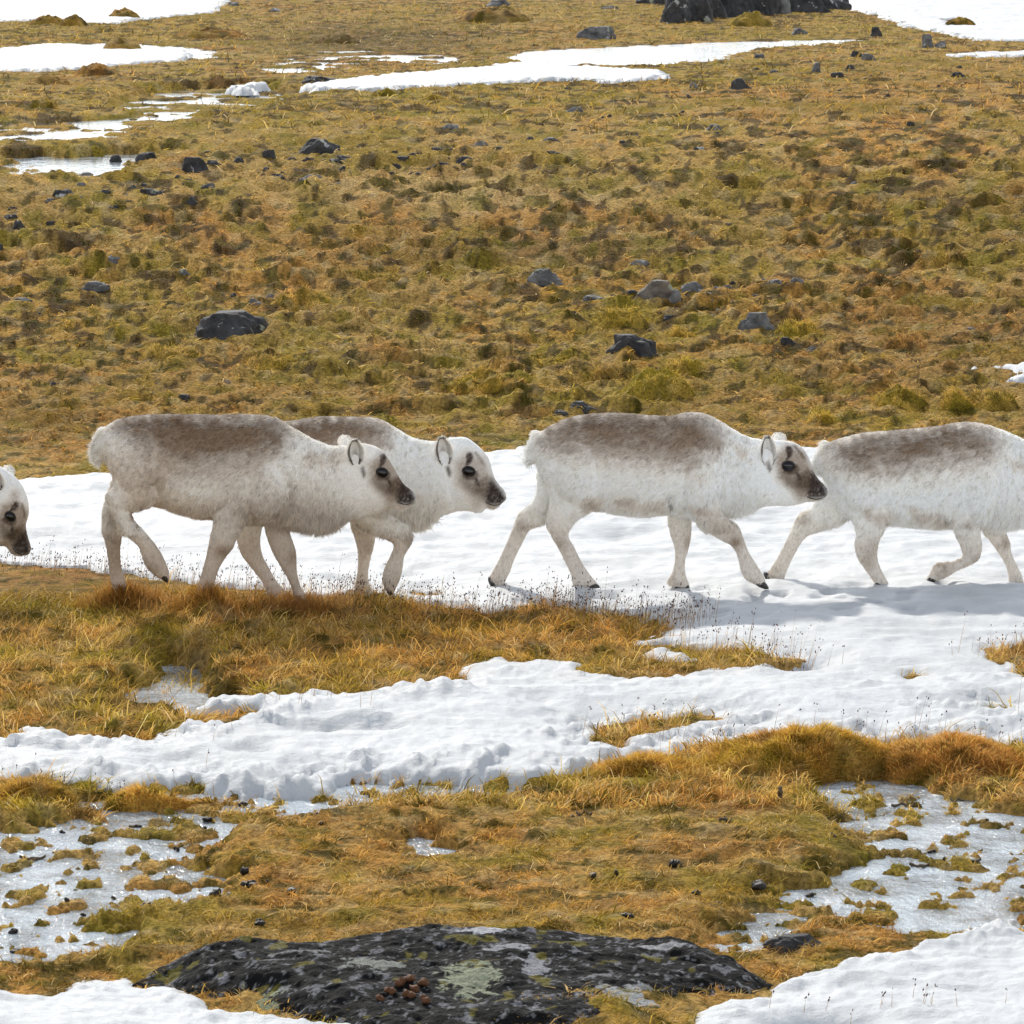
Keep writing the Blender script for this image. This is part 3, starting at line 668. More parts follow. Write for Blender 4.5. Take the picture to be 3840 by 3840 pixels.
D3 = dict(off=(1780, 1450), Y=.12, belly=1000, headx=2180, seed=3, label="white reindeer with brown back whose nose touches the rump of the rightmost one",
 torso=[((455,405),(480,600),.05),((500,340),(520,760),.11),((600,278),(620,860),.15),((750,220),(760,905),.165),((900,200),(900,930),.17),((1100,195),(1080,960),.175),((1300,210),(1250,980),.18),((1480,215),(1450,965),.17),
  ((1600,190),(1600,980),.16),((1720,195),(1750,975),.15),((1830,240),(1860,960),.135),((1950,315),(1960,955),.12),((2060,370),(2080,935),.105),((2140,385),(2190,910),.095),((2230,400),(2290,895),.08)],
 head=[((2200,400),(2250,900),.075),((2300,398),(2330,905),.08),((2408,412),(2385,905),.08),((2488,470),(2440,893),.076),((2538,565),(2475,885),.062),((2560,635),(2505,875),.05),((2598,692),(2545,874),.042),((2643,738),(2580,868),.04),((2664,775),(2625,855),.032),((2668,800),(2650,832),.018)],
 eye=(2368,602), nose=(2658,785), turn=.03,
 ears=[(2222,600,2208,372,122,-.078,False),(2300,450,2290,348,110,.06,True)],
 tail=(430,500,90), tl=[((450,350),(545,420),.05),((408,440),(500,500),.042),((398,520),(460,570),.03)],
 muscle=[(1700,720,140,220,.07,.112),(770,640,190,240,.075,.115)],
 legs=[dict(dY=-.085,r=[((520,620),(900,700),.085),((545,760),(975,800),.075),((560,880),(920,900),.062),((540,985),(790,985),.052),((545,1060),(722,1080),.043),((585,1150),(715,1140),.035),((632,1230),(752,1200),.032),((680,1330),(805,1310),.030),((722,1420),(862,1400),.033),((735,1490),(915,1465),.036),((745,1512),(940,1498),.028)],hoof=((850,1495),(935,1503)),plant=(840,1512)),
  dict(dY=.085,r=[((480,640),(700,820),.07),((445,840),(590,950),.06),((340,950),(505,1040),.048),((295,1040),(420,1085),.04),((240,1170),(370,1170),.034),((185,1290),(310,1290),.031),((142,1380),(270,1400),.034),((112,1440),(240,1460),.036),((125,1495),(225,1500),.028)],hoof=((150,1490),(115,1440)),plant=(175,1500)),
  dict(dY=.075,r=[((1480,820),(1680,860),.06),((1455,970),(1642,1000),.05),((1468,1100),(1640,1110),.042),((1500,1200),(1622,1210),.036),((1508,1290),(1595,1300),.029),((1490,1395),(1592,1395),.03),((1460,1460),(1612,1460),.036),((1490,1516),(1625,1492),.03)],hoof=((1530,1508),(1610,1500)),plant=(1560,1518)),
  dict(dY=-.08,r=[((1530,700),(1850,720),.085),((1560,860),(1850,830),.075),((1640,980),(1850,895),.065),((1725,1075),(1900,980),.055),((1830,1145),(1990,1052),.045),((1935,1205),(2035,1150),.04),((1982,1290),(2072,1245),.031),((2000,1380),(2128,1335),.032),((2035,1450),(2165,1395),.036),((2105,1490),(2190,1445),.032),((2140,1505),(2205,1490),.02)],hoof=((2135,1468),(2212,1512)))],
 patch=[([(575,330),(700,262),(900,222),(1200,225),(1450,232),(1600,232),(1740,280),(1830,380),(1820,450),(1700,500),(1600,540),(1400,520),(1200,480),(1000,480),(800,450),(640,450),(570,420)],85,BROWN,.9),
        ([(640,400),(1750,430),(1680,640),(1400,610),(1100,570),(800,520)],110,GREY,.38),
        ([(1090,800),(1440,860),(1440,910),(1080,870)],50,GREY,.45),([(840,800),(960,830),(900,920),(790,860)],40,GREY,.6),([(1480,790),(1500,790),(1495,890),(1480,890)],14,DARK,.7),
        ([(1640,860),(1800,860),(1990,1060),(2030,1160),(1960,1160),(1760,1010)],50,GREY,.5),([(1970,430),(2080,480),(2060,520),(1990,500)],35,GREY,.5)],
 spots=[(1962,1150,45,50,.8),(1610,1190,30,60,.5),(350,1070,60,60,.45),(650,1150,50,60,.4),(800,1250,30,80,.25)],
 feather=[(130,1400,80),(1480,1450,60)])

D4 = dict(off=(2880, 1450), Y=.32, belly=1060, headx=2080, seed=4, label="white reindeer at the right edge with a lifted front hoof, its head out of frame",
 torso=[((405,490),(435,700),.05),((440,430),(480,820),.11),((560,384),(570,960),.15),((720,345),(720,1000),.165),((880,332),(880,1035),.17),((1080,315),(1060,1055),.175),((1250,297),(1220,1070),.18),((1400,272),(1380,1070),.17),((1520,262),(1550,1065),.16),
  ((1640,280),(1680,1065),.15),((1750,315),(1800,1055),.135),((1850,355),(1890,1040),.12),((1950,400),(1980,1020),.11),((2030,445),(2070,985),.1),((2110,478),(2170,973),.08)],
 head=[((2080,478),(2130,978),.075),((2180,476),(2210,983),.08),((2288,490),(2265,983),.08),((2368,548),(2320,971),.076),((2418,643),(2355,963),.062),((2440,713),(2385,953),.05),((2478,770),(2425,952),.042),((2523,816),(2460,946),.04),((2544,853),(2505,933),.032),((2548,878),(2530,910),.018)],
 eye=(2248,680), nose=(2538,863), turn=.03, ears=[(2102,678,2088,450,122,-.078,False),(2180,528,2170,426,110,.06,True)],
 tail=(375,570,90), tl=[((410,430),(510,520),.05),((365,520),(460,590),.042),((358,600),(420,640),.03)], muscle=[(1600,790,140,220,.07,.112),(740,720,180,230,.075,.115)],
 legs=[dict(dY=-.085,r=[((520,680),(900,760),.085),((560,850),(945,880),.075),((620,980),(925,1010),.06),((660,1090),(868,1105),.05),((648,1190),(840,1190),.043),((668,1290),(830,1280),.037),((720,1370),(850,1360),.031),((778,1450),(893,1445),.03),((802,1492),(922,1492),.028)],hoof=((830,1490),(915,1497)),plant=(860,1493)),
  dict(dY=.085,r=[((400,720),(680,930),.07),((335,890),(560,1030),.06),((240,960),(400,1080),.048),((185,1050),(300,1130),.04),((125,1180),(235,1210),.034),((70,1285),(180,1315),.031),((20,1370),(143,1400),.034),((-15,1420),(125,1450),.036),((0,1466),(115,1476),.028)],hoof=((25,1455),(-20,1405)),plant=(60,1472)),
  dict(dY=.075,r=[((1560,860),(1780,880),.06),((1600,1000),(1800,1010),.055),((1625,1090),(1800,1090),.048),((1680,1180),(1833,1180),.042),((1740,1262),(1840,1250),.034),((1790,1350),(1880,1340),.03),((1810,1430),(1918,1420),.033),((1812,1492),(1938,1484),.028)],hoof=((1860,1486),(1935,1492)),plant=(1875,1492)),
  dict(dY=-.08,r=[((1380,820),(1640,840),.08),((1385,980),(1610,990),.062),((1408,1110),(1605,1105),.048),((1448,1210),(1620,1205),.042),((1465,1275),(1590,1310),.038),((1430,1300),(1500,1362),.033),((1385,1318),(1440,1385),.03),((1325,1320),(1385,1420),.031),((1258,1340),(1318,1450),.034),((1222,1400),(1262,1475),.03),((1198,1440),(1215,1485),.018)],hoof=((1262,1425),(1196,1478)))],
 patch=[([(520,480),(700,400),(1000,365),(1250,340),(1500,320),(1640,370),(1700,450),(1640,500),(1450,520),(1200,560),(950,600),(700,600),(560,570)],85,BROWN,.85),
        ([(540,560),(1000,620),(1600,520),(1640,600),(1400,640),(950,680),(620,650)],100,GREY,.32),([(1080,900),(1360,950),(1350,1020),(1100,960)],45,GREY,.45),([(720,900),(900,920),(900,1000),(760,980)],50,GREY,.55),([(1350,990),(1372,990),(1368,1025),(1350,1022)],12,WARM*.5,.8),
        ([(1800,530),(1932,560),(1932,600),(1820,580)],30,GREY,.5)],
 spots=[(1800,1190,30,50,.7),(1560,1270,60,40,.4),(740,1280,50,80,.45),(270,1010,60,50,.4),(1500,1010,60,40,.5),(780,1180,50,70,.3)],
 feather=[(20,1400,70),(1300,1340,50)])

def c2(r): return r
D1 = dict(off=(300, 1450), Y=-.50, belly=1050, headx=2080, seed=1, tone=.93, dirt=.5, on='ground', label="greyish reindeer with fluffy white tail and lifted hind leg, walking on the brown grass",
 torso=[((140,400),(205,555),.045),((190,305),(240,650),.1),((300,240),(290,800),.14),((430,215),(420,860),.16),((600,204),(600,905),.17),((850,202),(850,985),.18),((1050,210),(1020,1000),.18),((1180,202),(1200,1035),.17),((1350,208),(1350,1045),.16),
  ((1490,236),(1500,1055),.15),((1600,300),(1620,1070),.135),((1750,382),(1750,1085),.12),((1895,438),(1880,1075),.11),((2005,430),(2025,1020),.1),((2090,420),(2160,980),.085)],
 head=[((2060,425),(2110,1000),.08),((2165,425),(2215,978),.085),((2262,462),(2280,955),.08),((2338,555),(2320,930),.07),((2394,650),(2354,922),.055),((2438,722),(2400,944),.046),((2484,762),(2440,944),.043),((2528,800),(2485,912),.036),((2545,842),(2520,885),.02)],
 eye=(2280,650), nose=(2530,835), turn=.035, face=1.0,
 ears=[(2085,590,2070,400,125,-.082,False),(2000,470,2000,368,100,.06,True)],
 tail=(130,450,95), tl=[((160,320),(290,420),.06),((112,400),(240,500),.052),((100,470),(200,555),.038)], muscle=[(1400,770,150,220,.07,.112),(440,560,190,250,.075,.115)],
 legs=[dict(dY=-.085,r=[((260,480),(640,640),.085),((255,640),(640,820),.08),((250,740),(520,905),.065),((195,815),(385,935),.052),((205,900),(390,950),.044),((262,1050),(415,1010),.036),((370,1142),(500,1105),.032),((440,1215),(578,1195),.031),((480,1320),(632,1285),.035),((555,1420),(668,1370),.034),((618,1458),(678,1435),.02)],hoof=((610,1385),(660,1462))),
  dict(dY=.085,r=[((240,700),(460,880),.06),((175,890),(350,1000),.05),((165,985),(328,1060),.044),((168,1090),(320,1120),.04),((195,1220),(308,1230),.034),((212,1350),(315,1350),.03),((225,1450),(345,1450),.033),((240,1530),(368,1535),.03)],hoof=((290,1530),(365,1545)),plant=(305,1545)),
  dict(dY=-.08,r=[((1120,680),(1420,700),.085),((1060,830),(1370,860),.08),((1010,960),(1260,1020),.065),((996,1080),(1195,1130),.05),((965,1200),(1163,1212),.042),((942,1300),(1090,1310),.034),((915,1400),(1040,1410),.032),((885,1500),(1018,1500),.034),((880,1575),(1020,1575),.03)],hoof=((930,1565),(1010,1580)),plant=(950,1585)),
  dict(dY=.075,r=[((1380,850),(1600,880),.06),((1385,960),(1582,1000),.053),((1398,1100),(1592,1110),.045),((1435,1220),(1632,1230),.042),((1495,1335),(1640,1320),.035),((1548,1420),(1642,1400),.03),((1590,1510),(1665,1500),.031),((1612,1595),(1708,1578),.034),((1625,1648),(1730,1642),.028)],hoof=((1670,1640),(1745,1655)),plant=(1680,1655))],
 patch=[([(300,300),(420,250),(700,222),(1050,235),(1350,250),(1480,290),(1560,380),(1520,460),(1400,500),(1200,520),(1000,540),(800,560),(640,500),(520,430),(380,330)],80,BROWN,.95),
        ([(520,470),(1000,600),(1400,520),(1350,640),(1100,660),(800,640),(600,720),(560,600)],100,GREY,.75),([(400,800),(700,850),(980,900),(980,1000),(700,960),(450,900)],90,GREY*1.2,.6),
        ([(1200,820),(1800,860),(1980,1000),(1500,1060),(1100,980)],130,WARM*.85,.8),([(250,520),(560,560),(560,800),(260,800)],90,GREY*1.1,.45),([(560,600),(680,640),(660,760),(560,720)],45,GREY*.9,.6),([(1590,640),(1640,700),(1630,860),(1610,860)],16,GREY*.6,.6),([(1700,500),(2000,500),(1980,560),(1720,560)],45,GREY*1.1,.5),([(390,930),(590,905),(430,1010)],25,np.array((.22,.10,.035)),.9)],
 spots=[(1090,1220,70,50,.8),(1600,1300,45,70,.6),(250,960,60,60,.5),(240,1300,80,200,.6),(1600,1550,60,120,.5),(960,1450,80,150,.3),(580,1350,60,80,.4)],
 feather=[(490,1310,70),(240,1100,90),(1000,1080,60)])

q = 1408.75
def m1(r): return [((a[0] - q, a[1]), (b_[0] - q, b_[1]), *h) for a, b_, *h in r]
D2 = dict(off=(1000, 1450), Y=-.03, belly=1040, headx=1340, seed=2, face=.7, dirt=.12, rootx=on_y(1150, 1900, 0)[0], label="white reindeer half hidden behind the greyish one, its front knee raised high",
 torso=[((-400,420),(-380,620),.05),((-340,350),(-320,760),.11),((-200,295),(-200,880),.15),((0,268),(0,950),.165),((200,252),(200,980),.17),((400,222),(400,1000),.175),((600,224),(600,1010),.17),((750,226),(760,1010),.16),((870,250),(900,1005),.15),
  ((970,305),(1020,1020),.135),((1080,370),(1130,1040),.12),((1175,400),(1250,1010),.11),((1270,402),(1370,960),.1),((1340,395),(1420,950),.085)],
 head=[((1320,395),(1380,960),.08),((1400,378),(1440,945),.085),((1500,376),(1525,945),.085),((1590,435),(1590,958),.08),((1668,520),(1640,942),.068),((1702,620),(1660,916),.054),((1724,688),(1685,930),.046),((1764,740),(1715,932),.044),((1803,787),(1755,905),.036),((1811,830),(1790,868),.02)],
 eye=(1525,642), nose=(1800,835), turn=.03,
 ears=[(1352,590,1318,378,130,-.085,False),(1400,470,1400,385,80,.07,True)],
 tail=(-420,500,70), muscle=[(840,760,140,220,.07,.112)],
 legs=[dict(dY=-.08,r=[((560,760),(900,700),.085),((600,920),(920,820),.075),((680,1050),(890,900),.065),((790,1105),(970,985),.052),((900,1155),(1055,1040),.045),((950,1190),(1108,1120),.042),((952,1220),(1090,1200),.038),((920,1295),(1045,1275),.032),((880,1380),(1030,1380),.033),((872,1450),(1010,1460),.034),((888,1510),(980,1520),.03),((915,1548),(962,1558),.02)],hoof=((925,1490),(938,1565))),
  dict(dY=.075,r=[((600,850),(820,880),.06),((618,960),(825,1000),.055),((640,1080),(828,1110),.046),((670,1180),(815,1200),.04),((685,1280),(790,1290),.031),((680,1400),(770,1400),.03),((662,1500),(782,1500),.034),((668,1582),(825,1560),.03)],hoof=((740,1575),(825,1570)),plant=(735,1580)),
  dict(dY=-.085,r=[((-350,500),(0,620),.085),((-300,760),(0,860),.07)]+m1([((1195,960),(1400,1000),.055),((1180,1080),(1370,1090),.046),((1182,1170),(1365,1180),.043),((1215,1270),(1385,1280),.037),((1290,1370),(1430,1365),.032),((1365,1465),(1480,1455),.031),((1400,1555),(1545,1530),.032),((1420,1600),(1590,1590),.028)]),hoof=((140,1585),(200,1595)),plant=(110,1600)),
  dict(dY=.085,r=[((-380,700),(-160,840),.06)]+m1([((1020,1000),(1180,1020)),((990,1150),(1150,1150)),((965,1300),(1080,1300)),((915,1450),(1015,1450)),((900,1540),(1010,1535))]),plant=(-450,1540))],
 patch=[([(-300,330),(0,290),(200,290),(400,250),(600,255),(800,275),(900,340),(880,420),(700,440),(400,460),(0,520),(-250,470)],70,BROWN,.9),([(-200,450),(500,440),(850,430),(800,540),(300,560)],90,GREY,.5),([(900,880),(1300,900),(1250,1010),(950,990)],90,CREAM*.9,.5)],
 spots=[(1070,1120,40,60,.6),(770,1230,40,50,.5),(980,1430,60,80,.25)],
 feather=[(880,1450,60),(1180,1000,140),(700,1530,50)])

dx5, dy5 = -2270, -5
D5 = dict(off=(0, 1700), Y=-.12, belly=540, headx=-100, seed=5, rootx=on_y(-500, 1900, 0)[0], label="reindeer at the left edge of which only the lowered head is seen",
 torso=sh(D3['torso'][:11], dx5, dy5 - 503)+[((-350,-180),(-350,450),.125),((-260,-80),(-330,520),.11),((-150,10),(-290,570),.10),((-40,80),(-230,620),.09)],
 head=[((0,90),(-220,600),.085),((100,155),(-190,640),.085),((172,238),(-100,700),.085),((213,345),(-35,706),.08),((222,450),(-5,702),.07),((200,530),(35,704),.055),((207,600),(62,732),.046),((226,660),(82,757),.044),((241,718),(130,774),.038),((228,750),(185,770),.02)],
 eye=(76,478), nose=(228,738), turn=.02, ears=[(-12,285,-55,130,115,-.082,False),(70,190,58,92,95,.06,True)],
 tail=(-1830,-60,70), muscle=[],
 legs=[dict(dY=L['dY'], r=sh(L['r'], dx5, dy5 - 503), **({'hoof': tuple((h[0] + dx5, h[1] + dy5 - 503) for h in L['hoof'])} if 'hoof' in L else {}), **({'plant': (L['plant'][0] + dx5, L['plant'][1] + dy5 - 503)} if 'plant' in L else {})) for L in D3['legs']],
 patch=[([(a + dx5, b_ + dy5 - 503) for a, b_ in D3['patch'][0][0]],85,BROWN,.9),([(-40,640),(120,620),(150,700),(40,760),(-60,720)],60,WARM*.6,.5)],
 spots=[(120,300,40,40,.5)], strands=60000)
DEER = [D3, D4, D1, D2, D5]
for D in DEER: planted(D)
# solve pin weights so that ground / snow meets each standing foot
_pp = [(p[0], p[1], p[2]) for p in PINS]; _on = [p[3] for p in PINS]
PX = np.array([p[0] for p in _pp]); PY = np.array([p[1] for p in _pp]); PZ = np.array([p[2] for p in _pp])
sdp = snow_sd(PX, PY); cur = np.where(sdp > .03, snow0(PX, PY, sdp), ground0(PX, PY))
Kp = np.exp(-((PX[:, None] - PX[None]) ** 2 + (PY[:, None] - PY[None]) ** 2) / (2 * .13 ** 2))
PINS = _pp; _pinw = np.clip(np.linalg.solve(Kp + np.eye(len(PX)) * .02, PZ - cur), -.15, .15)
print("pins", np.round(PZ - cur, 3))

# ------------------------------------------------------------------ colour of the tundra
PAL = dict(straw=(.60, .385, .115), orange=(.55, .27, .06), rust=(.38, .16, .045), olive=(.42, .29, .035), green=(.21, .175, .014), dark=(.045, .028, .010), pale=(.70, .52, .25), mud=(.12, .075, .04))
PAL = {k: np.array(v) for k, v in PAL.items()}
TINT = [ # on the 1932 px view: x, y, rx, ry, colour, weight
 (90,1140,170,40,'green',.8),(220,1290,120,50,'green',.5),(60,1095,300,25,'rust',.6),(600,1140,600,40,'rust',.5),(650,1240,300,50,'orange',.4),(1000,1200,300,50,'orange',.6),(520,1310,150,20,'green',.4),(250,1375,120,18,'green',.6),
 (220,1490,200,16,'green',.8),(60,1520,130,18,'olive',.6),(1580,1430,110,30,'green',.5),(1430,1430,140,30,'green',.35),(1800,1450,110,40,'rust',.45),(900,1485,160,10,'green',.7),(1650,1610,120,30,'green',.7),(1550,1650,120,20,'green',.4),
 (600,1600,260,30,'orange',.7),(900,1700,350,40,'orange',.5),(1350,1520,120,25,'rust',.4),(300,1780,160,20,'green',.7),(600,1750,200,20,'rust',.4),(1200,1600,300,40,'orange',.5),(700,1560,300,25,'orange',.5),(1000,1540,300,20,'straw',.5),(1250,1700,200,30,'orange',.5),(1550,1780,120,15,'orange',.6),(1050,1920,150,30,'orange',.6),
 (1700,180,330,60,'orange',.45),(600,470,260,60,'orange',.6),(1750,640,260,80,'rust',.45),(1650,560,200,50,'orange',.4),(1800,400,240,60,'mud',.5),(1000,470,320,30,'mud',.5),(1750,420,250,60,'olive',.6),(700,75,220,30,'mud',.75),
 (300,220,420,60,'olive',.6),(1300,140,250,25,'olive',.8),(850,190,350,40,'olive',.7),(500,330,200,50,'straw',.5),(900,360,300,40,'pale',.5),(1200,300,400,60,'straw',.5),(1300,330,200,20,'olive',.5),(1200,620,250,60,'olive',.6),(250,640,220,50,'olive',.45),
 (100,790,120,60,'rust',.5),(400,740,300,40,'orange',.4),(1100,740,250,50,'olive',.6),(1500,770,200,40,'orange',.4),(950,830,100,15,'green',.8),(1750,780,200,30,'olive',.4),(200,560,220,60,'olive',.4),(1100,560,240,30,'olive',.35),(150,60,300,30,'olive',.6),(1500,60,300,25,'olive',.5),(1350,20,300,15,'olive',.5)]
def tcol(x, y, z):
    px, py = proj(x, y, z); px = px / S2; py = py / S2
    n = len(x); k = 1 + 1.2 * sst(4, 30, y)
    a = fbm(x / (.5 * k), y / (.5 * k), 4, 300); b_ = fbm(x / (.22 * k), y / (.22 * k), 3, 310); c_ = fbm(x / (1.8 * k), y / (1.8 * k), 3, 320)
    col = np.repeat(PAL['straw'][None], n, 0)
    def lay(w_, c): 
        nonlocal col; w_ = np.clip(w_, 0, 1)[:, None]; col = col * (1 - w_) + c[None] * w_
    lay(sst(-.05, .3, a + .6 * c_) * .75, PAL['orange']); lay(sst(.0, .25, -a + .3 * b_ - .3 * c_) * .75, PAL['olive'])
    jx = px + a * 60; jy = py + a * 22 + b_ * 10
    for (cx, cy, rx, ry, cn, w_) in TINT:
        lay(w_ * np.exp(-(((jx - cx) / rx) ** 2 + ((jy - cy) / ry) ** 2) ** 1.2) * (.9 + 1.1 * b_), PAL[cn])
    e_ = fbm(x / (.16 * k), y / (.13 * k), 4, 344, .62); lay(sst(.12, .32, b_ - .3 * a) * .6, PAL['green']); lay(sst(.20, .28, -b_ + .25 * c_) * (.3 + .45 * sst(4, 8, y)), PAL['dark']); lay(sst(.11, .20, e_ + .25 * a + .2 * c_) * .8, PAL['green'] * .42); f_ = fbm(x / (.09 * k), y / (.08 * k), 2, 348); lay(sst(.22, .30, f_ + .3 * c_) * .75 * sst(4, 8, y), PAL['dark']); lay(sst(.22, .4, fbm(x / (.14 * k), y / (.12 * k), 2, 333)) * .4, PAL['pale'])
    return np.clip(col * (1 + .35 * f_ + .3 * b_ + .35 * c_)[:, None], .005, .9)
# ------------------------------------------------------------------ ground and snow sheets
sx = np.concatenate([-np.geomspace(.195, 6, 34)[::-1], -np.linspace(.145, .19, 60)[::-1], np.linspace(-.144, .144, 600), np.linspace(.145, .19, 60), np.geomspace(.195, 6, 34)])
dd = np.concatenate([np.linspace(-60, 10, 12), np.linspace(10.4, 12.0, 10), np.geomspace(12.03, 98, 1250), np.geomspace(101, 4000, 40)])
XX = sx[None, :] * np.maximum(dd, 12)[:, None] * (1 + 0 * dd[:, None]); YY = np.repeat((dd - 22)[:, None], len(sx), 1)
nr, nc = XX.shape; X = XX.ravel(); Y = YY.ravel()
sdS = snow_sd(X, Y); Zg = ground(X, Y, sdS)
Zs = snow0(X, Y, sdS) + pinf(X, Y)
far_m = (Y > 85)
Zg = np.where(sdS > 0, np.minimum(Zg, Zs - .012 * sst(0, .05, sdS)), Zg)
ii = (np.arange(nr - 1)[:, None] * nc + np.arange(nc - 1)[None, :]).ravel(); FQ = np.stack([ii, ii + 1, ii + nc + 1, ii + nc], 1)
g_o = mesh_np("ground", np.stack([X, Y, Zg], 1), FQ, M_ground, cols=tcol(X, Y, Zg) * .72); tag(g_o, kind="structure")
keep = (sdS[FQ] > -.03).any(1); FS = FQ[keep]; used = np.unique(FS); remap = np.full(len(X), -1); remap[used] = np.arange(len(used))
# the rim of the snow meets the turf
Zs2 = Zs
s_o = mesh_np("snow", np.stack([X, Y, Zs2], 1)[used], remap[FS], M_snow); tag(s_o, kind="structure")
def Gz(x, y):
    x = np.atleast_1d(np.asarray(x, float)); y = np.atleast_1d(np.asarray(y, float)); s = snow_sd(x, y); g = ground(x, y, s); sn = snow0(x, y, s) + pinf(x, y)
    return np.where(s > 0, np.maximum(sn, g - .2), g), s
# water sheets
def sheet(name, x0, x1, y0, y1, z, mat):
    o = mesh_np(name, np.array([(x0, y0, z), (x1, y0, z), (x1, y1, z), (x0, y1, z)]), np.array([[0, 1, 2, 3]]), mat, smooth=False); tag(o, kind="structure")
sheet("water", -7, 7, -13.5, -0.9, NEARZ, M_water)
lvls = {}
for poly, lv, spk, bl, near in POOLS:
    if not near: lvls.setdefault(round(lv, 3), []).append(poly)
for lv, ps in lvls.items():
    sp_ = np.full(len(X), -3.0)
    for poly in ps: sp_ = np.maximum(sp_, psdf(poly, X, Y))
    fp = FQ[(sp_[FQ] > -.75).any(1)]; up_ = np.unique(fp)
    if not len(up_): continue
    rp = np.full(len(X), -1); rp[up_] = np.arange(len(up_))
    o = mesh_np("water", np.stack([X[up_], Y[up_], np.full(len(up_), lv)], 1), rp[fp], M_waterfar, smooth=False); tag(o, kind="structure")

# ------------------------------------------------------------------ grass blades
def blades(name, x, y, z, L, el, az, wid, col, mat=None, parent=None, loc=None, droop=.6):
    n = len(x); p0 = np.stack([x, y, z], 1); ch, s_h = np.cos(el), np.sin(el); dh = np.stack([np.cos(az), np.sin(az), 0 * az], 1)
    p1 = p0 + dh * (ch * L * .5)[:, None] + np.stack([0 * L, 0 * L, s_h * L * .55], 1)
    p2 = p1 + dh * (L * .5 * (ch + droop * .3))[:, None] + np.stack([0 * L, 0 * L, s_h * L * .5 * (1 - droop)], 1)
    wdir = np.stack([-np.sin(az + .6), np.cos(az + .6), 0 * az], 1); view = np.array([1, 0, 0]); wdir = wdir * .5 + view[None] * .7 + rng.normal(0, .2, (n, 3)); wdir /= np.linalg.norm(wdir, axis=1)[:, None]
    hw = (wid / 2)[:, None]
    V = np.stack([p0 - wdir * hw, p0 + wdir * hw, p1 - wdir * hw * .8, p1 + wdir * hw * .8, p2], 1).reshape(-1, 3)
    if loc is not None: V = V - np.asarray(loc)[None]
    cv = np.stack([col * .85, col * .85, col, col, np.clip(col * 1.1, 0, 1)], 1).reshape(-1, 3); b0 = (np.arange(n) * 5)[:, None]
    return mesh_np(name, V, [b0 + np.array([[0, 1, 3, 2]]), b0 + np.array([[2, 3, 4]])], mat or M_blade, parent, cols=cv)
def scatter(n, d0, d1, margin=.165, power=1.0):
    u = rng.random(n); d = (d0 ** (2 - power) + u * (d1 ** (2 - power) - d0 ** (2 - power))) ** (1 / (2 - power)) if power != 2 else d0 * (d1 / d0) ** u
    x = (rng.random(n) * 2 - 1) * margin * d; return x, d - 22
def grow(name, n, d0, d1, L0, W0, elm, els, label, power=1.0, tall=0.0, maxcol=None, cmul=1.0):
    x, y = scatter(n, d0, d1, power=power)
    s = snow_sd(x, y); g = ground(x, y, s)
    ok = (s < .012)
    lv = np.full(n, -9.0)
    for poly, l_, spk, bl, near in POOLS:
        if near: continue
        lv = np.where(psdf(poly, x, y) > -.4, l_, lv)
    lv = np.where(y < -2.2, NEARZ, lv); ok &= (g > lv + .004) | ((rng.random(n) < .16) & (g > lv - .016))
    wet = np.clip((g - lv - .004) / .03, 0, 1) + .5 * (g < lv)
    cl = fbm(x / .13, y / .13, 2, 400); cl2 = fbm(x / .4, y / .4, 2, 404)
    ok &= (rng.random(n) < np.clip(.75 + cl * 1.3, .15, 1)); sel = ok; x, y, g, cl, cl2, wet = x[sel], y[sel], g[sel], cl[sel], cl2[sel], wet[sel]; m = len(x)
    L = L0 * rng.uniform(.5, 1.4, m) * (1 + .9 * cl + .5 * cl2) * (.35 + .65 * wet); L = np.clip(L, .01, None)
    if tall: 
        tl = rng.random(m) < tall; L = np.where(tl, L * 2.0, L)
    el = np.clip(rng.normal(elm, els, m), .05, 1.5); az = fbm(x / .25, y / .25, 2, 410) * 7 + rng.normal(0, .9, m)
    c = tcol(x, y, g) * rng.uniform(.5, 1.55, (m, 1)) * cmul
    pale = rng.random(m) < .08; c = np.where(pale[:, None], PAL['pale'][None] * rng.uniform(.8, 1.3, (m, 1)), c)
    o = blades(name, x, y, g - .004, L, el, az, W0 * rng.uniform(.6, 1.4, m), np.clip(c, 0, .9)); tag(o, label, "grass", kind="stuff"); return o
grow("dry_grass", 195000, 12.6, 17.8, .042, .0032, .40, .30, "matted orange and olive grass around the meltwater in the foreground", cmul=1.05)
grow("dry_grass", 195000, 17.0, 22.2, .062, .0038, .60, .35, "rusty brown grass tongue lying in the snow before the reindeer", tall=.10, cmul=1.18)
grow("dry_grass", 200000, 25.5, 42, .046, .0066, .22, .28, "short golden grass covering the slope behind the reindeer", power=1.3, cmul=1.15)
grow("dry_grass", 60000, 42, 80, .09, .010, .5, .3, "short olive grass on the far flat with the pools", power=1.6)
def feet_grass():
    xs, ys = [], []
    for (fx_, fy_, fz_), on in zip(PINS, _on):
        if on == 'ground': xs.append(fx_ + rng.normal(0, .10, 1500)); ys.append(fy_ - .03 + rng.normal(0, .05, 1500))
    x = np.concatenate(xs); y = np.concatenate(ys); ok = snow_sd(x, y) < .02; x, y = x[ok], y[ok]; g = ground(x, y); m = len(x)
    c = (tcol(x, y, g) * .5 + PAL['rust'] * .5) * rng.uniform(.6, 1.5, (m, 1)); o = blades("dry_grass", x, y, g - .004, rng.uniform(.05, .13, m), np.clip(rng.normal(1.0, .3, m), .2, 1.5), rng.uniform(0, 6.28, m), .0022 * rng.uniform(.6, 1.4, m), c)
    tag(o, "taller rusty grass standing round the feet of the front reindeer", "grass", kind="stuff")
feet_grass()
